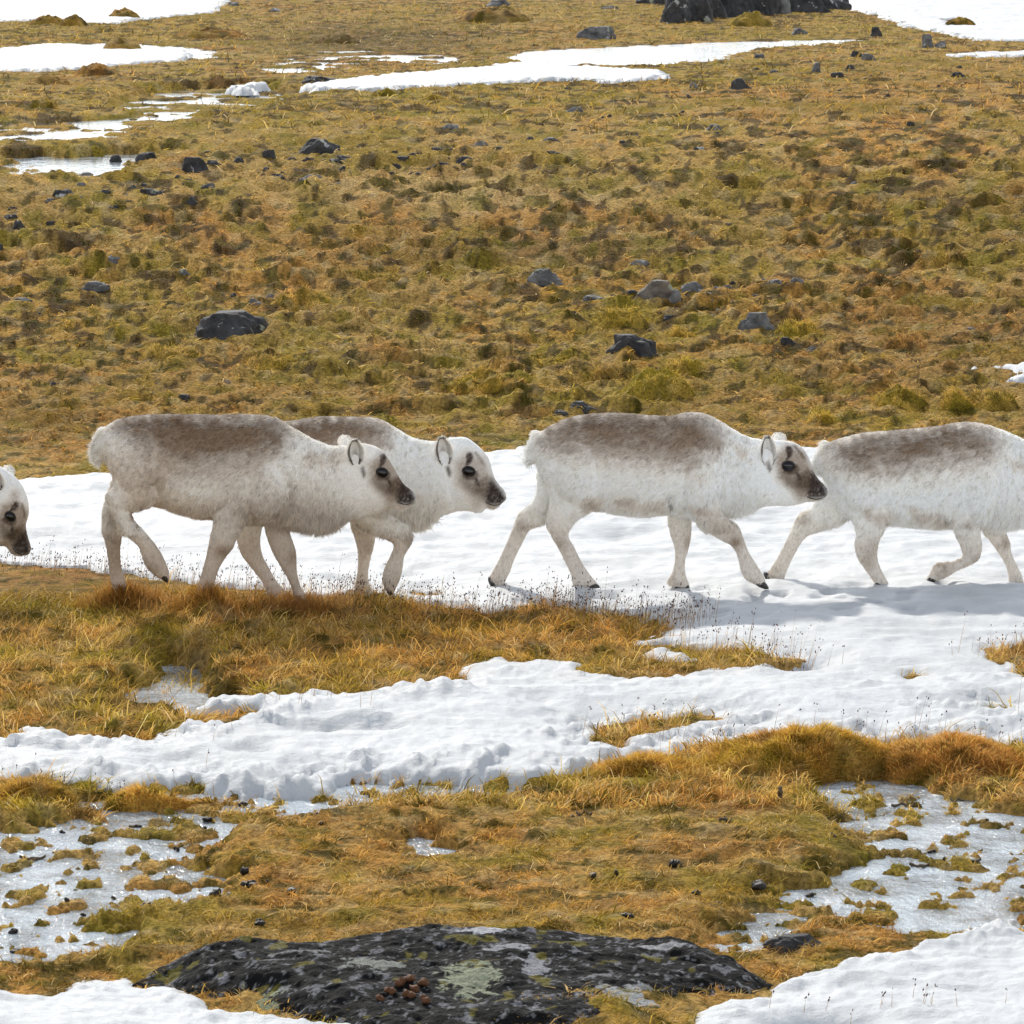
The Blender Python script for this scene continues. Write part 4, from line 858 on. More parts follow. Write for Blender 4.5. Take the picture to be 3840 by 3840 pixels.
# flower stems along the edge of the snow
def stems(n, band, Lr, label, jitter=(30, 8)):
    xs, ys = [], []
    for k in range(n):
        i = rng.integers(0, len(band) - 1); t_ = rng.random(); a = np.array(band[i]); b_ = np.array(band[i + 1]); p = a + (b_ - a) * t_ + rng.normal(0, 1, 2) * jitter
        g = on_ground(p[0] * S2, p[1] * S2, .01); xs.append(g[0]); ys.append(g[1])
    x = np.array(xs); y = np.array(ys); z, s = Gz(x, y); m = n
    L = rng.uniform(*Lr, m) * np.where(rng.random(m) < .15, 1.5, 1); az = rng.normal(.3, 1.0, m); lean = rng.uniform(.05, .45, m)
    tip = np.stack([x + np.cos(az) * L * lean, y + np.sin(az) * L * lean * .4, z + L], 1); p0 = np.stack([x, y, z - .02], 1); mid = (p0 + tip) / 2 + np.array([0, 0, .1])[None] * L[:, None] * .5
    wv = np.array([1, 0, 0])[None] * .0009; V = [np.stack([p0 - wv, p0 + wv, mid - wv * .8, mid + wv * .8, tip], 1).reshape(-1, 3)]
    b0 = (np.arange(m) * 5)[:, None]; Fq = [b0 + np.array([[0, 1, 3, 2]])]; Ft = [b0 + np.array([[2, 3, 4]])]; cc = [np.repeat(np.array([[.26, .16, .08]]) * rng.uniform(.7, 1.5, (m, 1)), 5, 0)]; off = 5 * m
    # seed heads: small octahedra, one at the tip and some below
    for k in range(3):
        hsz = rng.uniform(.002, .0044, m); tt = 1.0 - .13 * k * rng.random(m) - .04 * k; q_ = mid + (tip - mid) * tt[:, None] if k else tip; q_ = q_ + rng.normal(0, .006 * (k > 0), (m, 3)); dr = tip - mid; dr /= np.linalg.norm(dr, axis=1)[:, None]
        sel = rng.random(m) < (1, .55, .35)[k]; q_ = q_[sel]; h_ = hsz[sel][:, None]; dr = dr[sel]; mm = len(q_)
        e1 = np.array([1, 0, 0])[None] * h_ * .75; e2 = np.array([0, 1, 0])[None] * h_ * .75
        V.append(np.stack([q_ - dr * h_ * 1.2, q_ + e1, q_ + e2, q_ - e1, q_ - e2, q_ + dr * h_ * 1.7], 1).reshape(-1, 3)); bb = (np.arange(mm) * 6)[:, None] + off; off += 6 * mm
        for f in ((0, 2, 1), (0, 3, 2), (0, 4, 3), (0, 1, 4), (5, 1, 2), (5, 2, 3), (5, 3, 4), (5, 4, 1)): Ft.append(bb + np.array([f]))
        cc.append(np.repeat(np.array([[.13, .06, .035]]) * rng.uniform(.5, 1.6, (mm, 1)), 6, 0))
    o = mesh_np("dried_flowers", np.concatenate(V), [np.concatenate(Fq), np.concatenate(Ft)], M_blade, cols=np.concatenate(cc)); tag(o, label, "dried flowers", kind="stuff")
stems(1150, [(-60,1075),(100,1080),(240,1098),(350,1110),(500,1128),(620,1142),(700,1140),(800,1150),(900,1165),(1000,1160),(1060,1158),(1130,1172),(1250,1185),(1320,1175)], (.05, .13), "dark seed heads on thin stems along the far edge of the grass tongue", (25, 10))
stems(150, [(1100,1185),(1320,1230),(1500,1255),(1420,1262)], (.06, .17), "sparse dark seed heads over the snow right of the grass tongue", (40, 8))
stems(60, [(1100,1385),(1500,1400),(1900,1400)], (.05, .12), "sparse stems before the snow above the foreground mounds", (60, 15))
stems(25, [(1850,1240),(1932,1240)], (.05, .13), "few stems on the small grass patch at the right edge", (30, 8))
stems(14, [(1540,1925),(1900,1925)], (.03, .06), "few stems poking from the snow in the lower right corner", (60, 8))
stems(30, [(80,1500),(180,1500),(540,1340),(620,1335)], (.05, .10), "few stems at the lower left snow edge", (60, 12))

# ------------------------------------------------------------------ stones
LAND = [(1200,582,"the largest scree rock"),(850,1278,"the big black slanting rock"),(2460,1133,"the tan rock"),(2840,1254,"the grey streaked rock"),(2370,1348,"the square black rock"),(2042,1080,"the lone grey rock in mid slope"),
 (365,1106,"the long pale slab"),(2775,342,"the black pyramid rock"),(3478,184,"the pale upright stone"),(2232,150,"the pale rock by the blue pool"),(575,752,"the wide low scree rock"),(240,767,"the jagged scree rock"),(725,652,"the pointed scree rock"),(1740,614,"the dark rock ending the scree"),
 (1690,492,"the pale rock above the scree"),(960,1152,"the small pale stone by green moss"),(2985,1104,"the close pair of grey rocks"),(2155,430,"the flat pale stone"),(2745,66,"the dark top outcrop"),(1865,27,"the pale rock on the mound")]
LAND2 = [(120,3185,"the stick in the left puddle"),(905,3268,"the biggest black dropping pair"),(565,3408,"the left puddle's lower shore"),(560,2990,"the mossy clump at the snow"),(1580,3220,"the tiny middle puddle"),(2925,3025,"the upright brown stub"),(2995,3580,"the knotted dark rock"),
 (2830,3300,"the long black dropping"),(3450,3210,"the chip on the islet"),(3590,2972,"the short stick by the right mound"),(2190,3072,"the dark stub on the grass"),(1200,3010,"the middle snow's lower edge"),(1470,3540,"the pebble on the boulder")]
ORD = ["nearest", "second nearest", "third nearest", "fourth nearest", "fifth nearest", "sixth nearest", "seventh nearest", "eighth nearest"]
def near_labels(items, lands, noun):
    """items: (x, y, adjective); one label per item, by nearest landmark, side and rank"""
    bins = {}
    for i, (x, y, adj) in enumerate(items):
        L = min((l for l in lands if abs(l[0] - x) + 3 * abs(l[1] - y) > 8), key=lambda l: (l[0] - x) ** 2 + (2.5 * (l[1] - y)) ** 2); dx, dy = x - L[0], 2.5 * (y - L[1])
        side = ("right of" if dx > 0 else "left of") if abs(dx) > abs(dy) else ("below" if dy > 0 else "above"); bins.setdefault((adj, side, L[2]), []).append((dx * dx + dy * dy, i))
    out = {}
    for (adj, side, nm), v in bins.items():
        v.sort()
        for k, (_, i) in enumerate(v): out[i] = f"{adj} {noun} {side} {nm}" + ("" if len(v) == 1 else f", {ORD[min(k, 7)]} to it")
    return out
def rock_mesh(name, w_, dep, h, mat, seed, sub=4, rough=.16, facets=14):
    r_ = np.random.default_rng(seed); bm = bmesh.new(); bmesh.ops.create_icosphere(bm, subdivisions=sub, radius=1)
    co = np.array([v.co[:] for v in bm.verts])
    for k in range(facets):
        nrm = r_.normal(0, 1, 3); nrm[2] = abs(nrm[2]) * .8; nrm /= np.linalg.norm(nrm); dd_ = r_.uniform(.55, .9); t_ = co @ nrm; co = co - nrm[None] * np.clip(t_ - dd_, 0, None)[:, None] * .92
    s_ = seed % 50; nn_ = pn3(co[:, 0] * 1.4 + seed, co[:, 1] * 1.4, co[:, 2] * 1.4, s_) * rough * 1.6 + pn3(co[:, 0] * 3.5, co[:, 1] * 3.5 + seed, co[:, 2] * 3.5, s_ + 5) * rough * .8 + pn3(co[:, 0] * 8, co[:, 1] * 8 + seed, co[:, 2] * 8, s_ + 8) * rough * .4
    co = co * (1 + nn_)[:, None]
    co[:, 0] *= w_ / 2 / np.percentile(np.abs(co[:, 0]), 93); co[:, 1] *= dep / 2 / np.percentile(np.abs(co[:, 1]), 93); co[:, 2] *= h / np.percentile(co[:, 2], 93); co[:, 0] = np.clip(co[:, 0], -w_ * .58, w_ * .58); co[:, 2] = np.clip(co[:, 2], -h * .45, h * 1.12)
    for v, c in zip(bm.verts, co): v.co = c
    me = bpy.data.meshes.new(name); bm.to_mesh(me); bm.free(); me.materials.append(mat)
    if sub >= 4 and w_ > .3: me.polygons.foreach_set("use_smooth", np.ones(len(me.polygons), bool))
    return me
ROCKS = [ # full px: centre x, base y, width, height, tone (d dark, p pale, t tan), name
 (1200,582,165,72,'d'),(725,652,100,68,'d'),(545,607,72,36,'d'),(800,634,62,26,'d'),(1015,602,52,42,'d'),(895,622,48,28,'d'),(1095,602,42,20,'d'),(1000,657,34,24,'d'),(1040,687,72,30,'d'),(1170,692,105,28,'d'),(1290,612,62,34,'d'),
 (1240,624,82,16,'d'),(1160,614,52,22,'d'),(1690,492,62,26,'p'),(1640,577,62,24,'d'),(1702,582,58,22,'d'),(1740,614,78,28,'d'),(1480,592,32,18,'d'),(1555,594,42,20,'d'),(1425,602,36,14,'p'),(1505,620,58,22,'d'),(1800,562,62,32,'p'),(1880,569,72,12,'d'),
 (775,580,46,18,'d'),(435,584,42,20,'d'),(165,724,28,18,'p'),(305,730,48,30,'p'),(395,747,52,26,'d'),(575,752,105,32,'d'),(240,767,84,42,'d'),(300,774,62,20,'p'),(185,777,62,20,'d'),(110,772,30,18,'d'),(720,787,46,42,'d'),(320,662,78,26,'p'),(785,714,48,24,'p'),
 (700,732,32,18,'d'),(668,692,32,24,'d'),(70,860,48,34,'d'),(25,830,36,20,'p'),(5,947,24,34,'d'),(870,24,44,16,'p'),(1035,47,50,14,'p'),(1865,27,84,28,'p'),(1210,314,125,30,'d'),
 (2232,150,150,52,'p'),(2540,88,115,84,'d'),(2640,72,150,110,'d'),(2745,66,120,120,'d'),(2850,58,130,90,'d'),(2925,56,70,60,'p'),(3060,36,90,60,'d'),(3130,34,80,60,'d'),(2440,16,120,40,'d'),(2560,40,90,50,'d'),(2285,36,60,14,'p'),(2995,137,68,34,'p'),(3283,138,44,40,'d'),(3478,184,46,62,'p'),(3528,188,50,36,'p'),
 (3215,218,50,28,'d'),(3257,234,60,32,'p'),(3058,278,38,44,'p'),(3186,264,40,22,'d'),(3146,294,56,24,'d'),(2900,282,38,22,'d'),(2775,342,84,50,'d'),(2600,337,34,26,'p'),(2582,370,28,18,'d'),(3588,292,56,22,'d'),(2845,220,38,20,'p'),
 (2155,430,64,28,'p'),(2285,444,22,16,'d'),(2675,490,64,24,'p'),(2070,557,80,30,'d'),(2080,584,60,14,'d'),(2330,554,50,26,'d'),(2390,520,28,12,'d'),(2620,577,54,28,'d'),(2735,864,44,18,'d'),(3205,692,44,20,'d'),(3415,472,26,14,'d'),
 (415,1010,80,22,'p'),(365,1106,130,44,'p'),(90,1158,76,26,'d'),(150,1207,24,22,'d'),(850,1278,298,104,'d'),(960,1152,64,34,'p'),(1015,1122,28,18,'p'),(875,1110,30,14,'d'),(685,1047,56,26,'p'),(180,1402,38,14,'d'),(200,1452,26,16,'d'),(595,1452,20,12,'d'),(850,1457,36,22,'t'),(690,1512,44,26,'d'),
 (2042,1080,145,58,'p'),(2225,1137,100,24,'p'),(2460,1133,155,82,'t'),(2375,1117,46,22,'d'),(2532,1130,50,48,'p'),(2590,1094,74,28,'p'),(2722,1082,44,20,'p'),(2895,1092,78,28,'p'),(2985,1104,70,40,'p'),(2650,1130,66,16,'p'),(2700,1102,44,12,'p'),
 (2840,1254,145,80,'p'),(2370,1348,165,80,'d'),(2650,1197,64,22,'d'),(2505,1212,50,20,'d'),(2955,1312,62,44,'d'),(3045,1332,64,30,'d'),(2400,1012,64,20,'p'),(3645,1257,64,22,'p'),(2185,1552,120,34,'d'),(2100,1560,60,20,'d'),
 (2680,66,220,120,'d'),(2800,54,210,110,'d'),(2990,50,190,90,'d'),(3075,40,160,80,'d'),(2600,84,120,90,'d'),
 (2995,3592,220,62,'d')]
_r = np.random.default_rng(21)
for k in range(112):
    t_ = _r.random(); cx = 30 + t_ * 1750; cy = (800 - 190 * t_ * 1.0) + _r.normal(0, 32); w_ = float(_r.uniform(15, 36)); ROCKS.append((int(cx), int(cy), w_, w_ * _r.uniform(.35, .6), 'd'))
for k in range(22): w_ = float(_r.uniform(16, 34)); ROCKS.append((int(2600 + _r.normal(0, 160)), int(1120 + _r.normal(0, 22)), w_, w_ * .4, 'p' if _r.random() < .5 else 'd'))
for k in range(26): w_ = float(_r.uniform(14, 30)); ROCKS.append((int(_r.uniform(1950, 3800)), int(_r.uniform(240, 640)), w_, w_ * .5, 'd'))
TL = {'d': ("dark", M_rock), 'p': ("pale grey", M_rockpale), 't': ("tan brown", M_rocktan)}
SPECIAL = {(1200,582): "largest dark rock with a pale top in the left scree line", (725,652): "dark pointed rock left of the largest scree rock", (850,1278): "big black slanting rock alone on the left slope", (2460,1133): "tan brown rock with a flat top on the right slope",
 (2840,1254): "grey streaked rock on the right slope with green moss at its side", (2370,1348): "square black rock low on the slope, right of centre", (2042,1080): "dark grey rock alone in mid slope left of the tan rock", (2232,150): "pale rock beside the far blue pool",
 (2995,3592): "knotted dark rock between a puddle and the lower right snow", (3478,184): "pale upright stone at the upper right", (1210,314): "long dark rock at the left end of the far snow streak", (365,1106): "long pale narrow slab tilted on the left slope", (2775,342): "black pyramid shaped rock below the far blue pool",
 (1865,27): "pale rock on a mound at the top edge", (2185,1552): "heap of black gravelly rock under moss, behind the reindeer backs", (720,787): "upright dark stone standing apart below the scree", (2720,72): "", (2540,88): "left end block of the dark outcrop at the top edge", (2745,66): "tallest block of the dark outcrop at the top edge", (2850,58): "right block of the dark outcrop at the top edge",
 (415,1010): "pale flat stone above the narrow slab on the left slope", (960,1152): "small pale stone left of the green moss cushion", (3058,278): "pale upright stone below the far pool's right end", (575,752): "wide low dark rock below the scree line", (240,767): "dark jagged rock in the lower left scree", (70,860): "dark pointed stone near the left edge", (1170,692): "low dark slab with a mossy edge under the scree", (2985,1104): "right one of two close grey rocks on the right slope", (2895,1092): "left one of two close grey rocks on the right slope"}
def region(x, y):
    if y > 3000: return "in the foreground"
    if y < 60: return "in the outcrop at the top edge" if x > 2350 and x < 3200 else "near the top edge"
    if y < 320: return "around the far pools" if x > 1900 else "among the far left pools"
    if y < 800: return "scattered in the left scree" if x < 1950 else "lying on the far right slope"
    if x < 1200: return "lying in the short grass of the left slope"
    return "lying near the tan rock on the right slope" if y < 1230 else "lying low on the right slope"
def rsize(w_, h_): return "tiny" if w_ < 37 else "small" if w_ < 50 else "low" if h_ < w_ * .35 else "blocky"
NTRACED = len([r_ for r_ in ROCKS if isinstance(r_[2], int)])
RL = near_labels([(r_[0], r_[1], rsize(r_[2], r_[3]) + " " + TL[r_[4]][0]) for r_ in ROCKS[:NTRACED]], LAND, "stone")
for i, (cx, by, w_, h_, tn) in enumerate(ROCKS):
    g = on_ground(cx, by, .0); dist = np.linalg.norm(g - CAM); mpp = dist / F_
    W = w_ * mpp * (1.2 if by < 100 and 2350 < cx < 3250 else 1); H = max(h_ * mpp * (1.25 if by < 100 and 2350 < cx < 3250 else .95), .02); dep = min(W * .8, H * 2.0 + W * .2); y_ = g[1] + dep * .4; x_ = g[0] * (y_ + 22) / (g[1] + 22)
    z_ = float(Gz(x_, y_)[0][0]); zb = float(base(g[1])); z_ = .5 * z_ + .5 * zb; H *= .86; dep = max(dep, W * .75); z_ -= H * .10; H *= 1.0
    big = w_ > 100
    me = rock_mesh("rock", W * 1.03, dep, H * 1.05, TL[tn][1], 100 + i, 5 if big else 4 if w_ > 50 else 3, .15 if big else .14)
    o = bpy.data.objects.new("rock", me); C.objects.link(o); o.location = (x_, y_, z_); o.rotation_euler.z = rng.uniform(-.25, .25)
    lab = SPECIAL.get((cx, by)); size = "tiny" if w_ < 37 else "small" if w_ < 50 else "low" if h_ < w_ * .35 else "blocky"
    if lab: tag(o, lab, "rock")
    elif i < NTRACED: tag(o, RL[i], "rock", f"{size} {TL[tn][0]} stones {region(cx, by)}")
    else: tag(o, f"{size} {TL[tn][0]} stone {region(cx, by)}", "rock", f"{size} {TL[tn][0]} stones {region(cx, by)}")

# the big lichened boulder at the bottom edge
bo_out = [(215,1872),(262,1845),(320,1822),(420,1812),(560,1808),(740,1800),(850,1796),(960,1800),(1050,1796),(1150,1800),(1270,1808),(1360,1818),(1430,1838),(1490,1866),(1440,1890),(1330,1905),(1290,1960),(1100,1980),(900,1985),(700,1975),(560,1940),(400,1900),(300,1870)]
bp_ = wpoly(bo_out); lo = bp_.min(0) - .05; hi = bp_.max(0) + .05; gx = np.linspace(lo[0], hi[0], 420); gy = np.linspace(lo[1], hi[1], 330); BX, BY = np.meshgrid(gx, gy); bx, by = BX.ravel(), BY.ravel()
jb = fbm(bx / .15, by / .15, 3, 500) * .04; s = psdf(bp_, bx + jb, by + jb)
prof = np.clip(s / .22, 0, 1) ** .55
vnx = bx / .33 + fbm(bx / .3, by / .3, 2, 503) * .5; crag = np.abs(fbm(vnx, by / .22, 4, 506, .55)); lay_ = fbm(bx / .5, by / .16, 3, 512)
top = .125 + .05 * fbm(bx / .6, by / .5, 2, 515) + .035 * np.exp(-((bx - wpoly([(930, 1830)])[0][0]) / .25) ** 2)
tilt = .4 + .6 * sst(lo[1], hi[1] - .1, by)
hz = NEARZ - .02 + prof * (top * tilt + .04) + (crag * -.035 + lay_ * .022 + fbm(bx / .05, by / .04, 3, 520) * .006) * sst(0, .1, s)
hz = np.where(s > 0, hz, NEARZ - .06)
nb, mb = 420, 330; jj = (np.arange(mb - 1)[:, None] * nb + np.arange(nb - 1)[None, :]).ravel(); FB = np.stack([jj, jj + 1, jj + nb + 1, jj + nb], 1); kb = (s[FB] > -.02).any(1); FB = FB[kb]; ub = np.unique(FB); rm = np.full(len(bx), -1); rm[ub] = np.arange(len(ub))
bc = np.array([bp_[:, 0].mean(), bp_[:, 1].mean(), NEARZ])
cb = np.repeat(np.array([[.006, .0058, .006]]), len(bx), 0) * (1 + .9 * fbm(bx / .04, by / .03, 3, 530))[:, None]
def bl_(w_, c):
    global cb
    w_ = np.clip(w_, 0, 1)[:, None]; cb = cb * (1 - w_) + np.array(c)[None] * w_
n5 = fbm(bx / .07, by / .07, 5, 540, .65); n6 = fbm(bx / .03, by / .03, 4, 545, .6)
bl_(sst(.16, .24, n5) * .8, (.20, .20, .215)); bl_(sst(.26, .32, n6) * .6, (.26, .26, .27))
for (cx, cy, rw, rh, cc_) in [(465,1866,58,26,(.27,.30,.19)),(885,1848,58,28,(.27,.29,.20)),(915,1785,40,12,(.42,.42,.45)),(1200,1868,80,22,(.34,.35,.35)),(1360,1862,40,30,(.26,.22,.23)),(960,1812,40,8,(.3,.3,.32)),(700,1830,70,9,(.24,.25,.22)),(1010,1830,30,16,(.3,.3,.32)),(1240,1800,50,6,(.3,.3,.31)),(560,1812,60,6,(.2,.2,.2))]:
    q_ = on_z(cx * S2, cy * S2, -.02); r1_ = rw * S2 * 15 / F_; r2_ = rh * S2 * 15 / F_ / .3
    bl_(sst(.0, .07, .85 - np.sqrt(((bx - q_[0]) / r1_) ** 2 + ((by - q_[1]) / r2_) ** 2) + 1.2 * n5 + .9 * n6) * .9, cc_)
bl_(sst(.30, .36, fbm(bx / .11, by / .11, 3, 560)) * .8, (.14, .12, .02))
hz = hz + np.where(s > 0, (np.abs(fbm(bx / .14, by / .08, 3, 570, .5)) * -.014 + fbm(bx / .022, by / .02, 3, 575) * .0025) * sst(0, .06, s), 0)
M_boulder = mat_vcol("lichened_basalt", rough=.85, scale=120, lo=.5, hi=1.5, bstr=.9, dist=.008, spec=.15)
bou = mesh_np("boulder", np.stack([bx, by, hz], 1)[ub] - bc, rm[FB], M_boulder, cols=np.clip(cb, .003, .8)[ub]); bou.location = bc
tag(bou, "broad black boulder with pale lichen blotches at the bottom edge", "boulder")
# pebble on the boulder and brown droppings on its face
def bz(x, y): i = int(np.clip((x - lo[0]) / (hi[0] - lo[0]) * (nb - 1), 0, nb - 1)); j = int(np.clip((y - lo[1]) / (hi[1] - lo[1]) * (mb - 1), 0, mb - 1)); return hz.reshape(mb, nb)[j, i]

# ------------------------------------------------------------------ droppings, twigs and dark clods
DUNG = [(905,3268,44,30),(935,3300,50,24),(975,3312,60,14),(1100,3345,52,26),(980,3458,52,24),(565,3408,50,24),(310,3382,24,14),(50,3442,36,18),(75,3512,62,18),(255,3347,22,16),(800,3392,52,30),(860,3367,38,18),(730,3367,34,16),(790,3028,52,18),(510,3052,42,14),
 (660,3142,18,22),(430,3318,22,16),(905,2968,36,22),(1200,3012,36,14),(1205,3097,22,14),(980,3107,18,14),(765,3062,18,12),(230,3072,24,12),(2530,3262,38,32),(2310,3292,24,28),(2225,3307,32,22),(2610,3362,38,24),(2350,3462,44,18),(3495,3147,28,16),(3495,3177,24,16),(3540,3192,18,14),
 (3050,3307,42,18),(3660,3192,32,14),(3695,3037,22,12),(2690,3375,22,12),(2830,3312,66,28),(2150,3070,22,10),(1180,3064,22,12),(2700,3380,20,10),(640,3330,20,12),(1000,3292,22,12)]
def clod(name, cx, by_, w_, h_, mat, seed, n=3, zfun=None):
    g = on_ground(cx, by_, .03); mpp = np.linalg.norm(g - CAM) / F_; W = w_ * mpp; H = h_ * mpp; z_ = max(float(Gz(g[0], g[1])[0][0]), NEARZ) if zfun is None else zfun(g[0], g[1])
    bm = bmesh.new(); r_ = random.Random(seed)
    for k in range(n):
        b2 = bmesh.new(); bmesh.ops.create_icosphere(b2, subdivisions=2, radius=1); ox_ = r_.uniform(-.5, .5) * W * .6; oy_ = r_.uniform(-.4, .4) * W * .5; s_ = r_.uniform(.5, .8)
        for v in b2.verts:
            q_ = v.co * (1 + .25 * math.sin(v.co.x * 5 + seed + k) * math.cos(v.co.z * 4 + k)); v.co = (q_.x * W * .42 * s_ + ox_, q_.y * W * .36 * s_ + oy_, q_.z * H * .55 * s_ + H * (.35 + .35 * (k % 2) * r_.random()))
        tm = bpy.data.meshes.new("t"); b2.to_mesh(tm); b2.free(); bm.from_mesh(tm); bpy.data.meshes.remove(tm)
    for f in bm.faces: f.smooth = True
    me = bpy.data.meshes.new(name); bm.to_mesh(me); bm.free(); me.materials.append(mat); o = bpy.data.objects.new(name, me); C.objects.link(o); o.location = (g[0], g[1], z_ - .003); return o
DL = near_labels([(d_[0], d_[1], 'flat black' if d_[3] < d_[2] * .42 else 'lumpy black') for d_ in DUNG], LAND2, 'dropping')
for i, (cx, by_, w_, h_) in enumerate(DUNG):
    o = clod("dropping", cx, by_, w_ * 1.3, h_ * 1.25, M_dung, i, 3 if w_ > 30 else 2)
    if cx < 1300: tag(o, DL[i], "dropping", "black droppings around the lower left puddle")
    elif cx < 2800: tag(o, DL[i], "dropping", "black droppings on the grass above the boulder")
    else: tag(o, DL[i], "dropping", "black droppings at the right puddle")
for i, (cx, by_) in enumerate([(1435,3790),(1470,3775),(1530,3785),(1500,3760),(1560,3770),(1600,3800),(1590,3760),(1545,3750)]):
    o = clod("dropping", cx, by_, 55, 34, M_dungbrown, 60 + i, 2, bz); tag(o, "rusty brown dropping in the little heap on the boulder", "dropping", "rusty droppings heaped on the boulder")
o = clod("pebble", 1470, 3540, 70, 50, M_rock, 90, 2, bz); tag(o, "small dark pebble perched on the boulder's far rim", "pebble")
def twig(cx, by_, w_, th, label, up=False):
    g = on_ground(cx, by_, .02); mpp = np.linalg.norm(g - CAM) / F_; L = w_ * mpp; z_ = max(float(Gz(g[0], g[1])[0][0]), NEARZ) + .006; r_ = th * mpp / 2; rings = []
    for k, t_ in enumerate(np.linspace(-.5, .5, 7)):
        c = np.array([0, .01 * math.sin(k), (t_ + .5) * L]) if up else np.array([t_ * L, .02 * math.sin(k * 1.3 + cx), .004 * math.cos(k * 2)]); th_ = np.linspace(0, 2 * np.pi, 8, endpoint=False); rr = r_ * (1 - .3 * abs(t_)) * (1 + .2 * math.sin(k * 2.1))
        a1, a2 = (np.array([1, 0, 0]), np.array([0, 1, 0])) if up else (np.array([0, 1, 0]), np.array([0, 0, 1])); rings.append(c[None] + np.cos(th_)[:, None] * a1 * rr + np.sin(th_)[:, None] * a2 * rr)
    v, f = loft(rings); o = mesh_np("twig", v, [np.array([q_ for q_ in f if len(q_) == 4]), np.array([q_ for q_ in f if len(q_) == 3])], M_twig); o.location = (g[0], g[1], z_); tag(o, label, "twig")
twig(120, 3185, 92, 14, "dark stick lying across the lower left puddle"); twig(3385, 2978, 84, 12, "dark stick at the top of the right puddle"); twig(3590, 2972, 52, 10, "short dark stick right of the right mound's foot"); twig(2190, 3072, 56, 16, "dark stub lying on the grass below the middle snow")
twig(2925, 3040, 50, 20, "upright brown stub on the rusty grass left of the right puddle", True); twig(2720, 3102, 48, 14, "flat brown chip on the grass below the upright stub"); twig(3150, 3152, 62, 12, "flat brown chip left of the right puddle"); twig(3450, 3210, 74, 14, "dark chip on the islet in the right puddle")

# ------------------------------------------------------------------ moss and grass hummocks
def hummock(cx, by_, w_, h_, tone, label, bl=0, group=None, depk=.8, name="moss_hummock"):
    g = on_ground(cx, by_, 0); mpp = np.linalg.norm(g - CAM) / F_; W = w_ * mpp * 1.18; H = h_ * mpp * (.64 if bl > 5000 else .85); dep = max(W * depk, H * 1.6); y0 = g[1] + dep * .45; x0 = g[0] * (y0 + 22) / (g[1] + 22)
    zb_ = float(base(g[1])); n = 64 if w_ > 150 else 36; th = np.linspace(0, 2 * np.pi, n, endpoint=False); V = [[0, 0, 1.0]]; rr = np.linspace(.06, 1.0, n // 2)
    TH, RR = np.meshgrid(th, rr); TH = TH.ravel(); RR = RR.ravel(); wob = 1 + .22 * fbm(np.cos(TH) * 1.3 + cx, np.sin(TH) * 1.3, 3, 600)
    lx = np.cos(TH) * RR * W / 2 * wob; ly = np.sin(TH) * RR * dep / 2 * wob
    prof = np.clip(1 - RR ** 2, 0, 1) ** (1.1 if bl > 5000 else .85) * (1 + .3 * fbm(np.cos(TH) * RR * 1.6 + cx * .01, np.sin(TH) * RR * 1.6, 2, 650)); zz = prof * H * (1 + .35 * fbm((lx + cx) / (W * .35), ly / (W * .3), 3, 606)) + fbm((lx + x0) / .09, ly / .09, 3, 610) * .05 * prof * min(1, H / .12)
    gz = Gz(x0 + lx, y0 + ly)[0]; zb = float(base(g[1])); gz = np.minimum(gz, zb + .06) * 1.0
    Z = zz + gz * (1 - 0 * prof) - .03 * RR ** 6; V = np.stack([lx, ly, Z], 1); V = np.vstack([[[0, 0, V[:n, 2].mean() + .004]], V])
    F3 = np.array([[0, 1 + j, 1 + (j + 1) % n] for j in range(n)]); F4 = np.array([[1 + i * n + j, 1 + (i + 1) * n + j, 1 + (i + 1) * n + (j + 1) % n, 1 + i * n + (j + 1) % n] for i in range(len(rr) - 1) for j in range(n)])
    cmap = {'green': ('green', 'olive'), 'brown': ('mud', 'rust'), 'orange': ('rust', 'orange'), 'mix': ('olive', 'rust'), 'olive': ('olive', 'dark'), 'dark': ('dark', 'mud')}[tone]
    def hc(x, y): k = np.clip(.5 + 1.6 * fbm(x / (W * .3) + cx, y / (W * .3), 3, 620), 0, 1)[:, None]; c = PAL[cmap[0]] * (1 - k) + PAL[cmap[1]] * k; tk = .6 + .3 * fbm(x / (W * .2), y / (W * .2), 2, 640)[:, None]; c = c * (1 - tk) + tcol(x + x0, y + y0, np.full(len(x), zb_)) * tk; k2 = np.clip(fbm(x / .07, y / .07, 2, 625) * 1.5, 0, 1)[:, None]; return c * (1 - k2 * .5)
    bz0 = float(V[:, 2].min()); V[:, 2] -= bz0
    root = empty(name, (x0, y0, bz0)); dome = mesh_np("mound", V, [F3, F4], M_moss, root, cols=hc(V[:, 0], V[:, 1]))
    if bl:
        id_ = rng.choice(np.arange(1, len(V)), bl, p=(lambda w0: w0 / w0.sum())(np.repeat(rr, n) + .05)); px_ = V[id_] + rng.normal(0, [W / n, dep / n, .0], (bl, 3)) * .8
        L = .06 * rng.uniform(.4, 1.7, bl) * (1 + .8 * fbm(px_[:, 0] / .12, px_[:, 1] / .12, 2, 660)) * min(1.4, max(.6, mpp / .0026)); az = np.arctan2(px_[:, 1], px_[:, 0]) + rng.normal(0, .9, bl); el = np.clip(rng.normal(.5, .45, bl), .0, 1.5)
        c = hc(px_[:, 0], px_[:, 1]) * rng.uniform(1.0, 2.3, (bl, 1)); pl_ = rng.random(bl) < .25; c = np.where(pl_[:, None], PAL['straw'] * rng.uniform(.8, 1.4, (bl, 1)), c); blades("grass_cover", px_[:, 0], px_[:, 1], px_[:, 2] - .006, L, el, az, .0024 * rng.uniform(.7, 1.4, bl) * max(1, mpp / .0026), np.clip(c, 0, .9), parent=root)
    tag(root, label, "hummock", group)
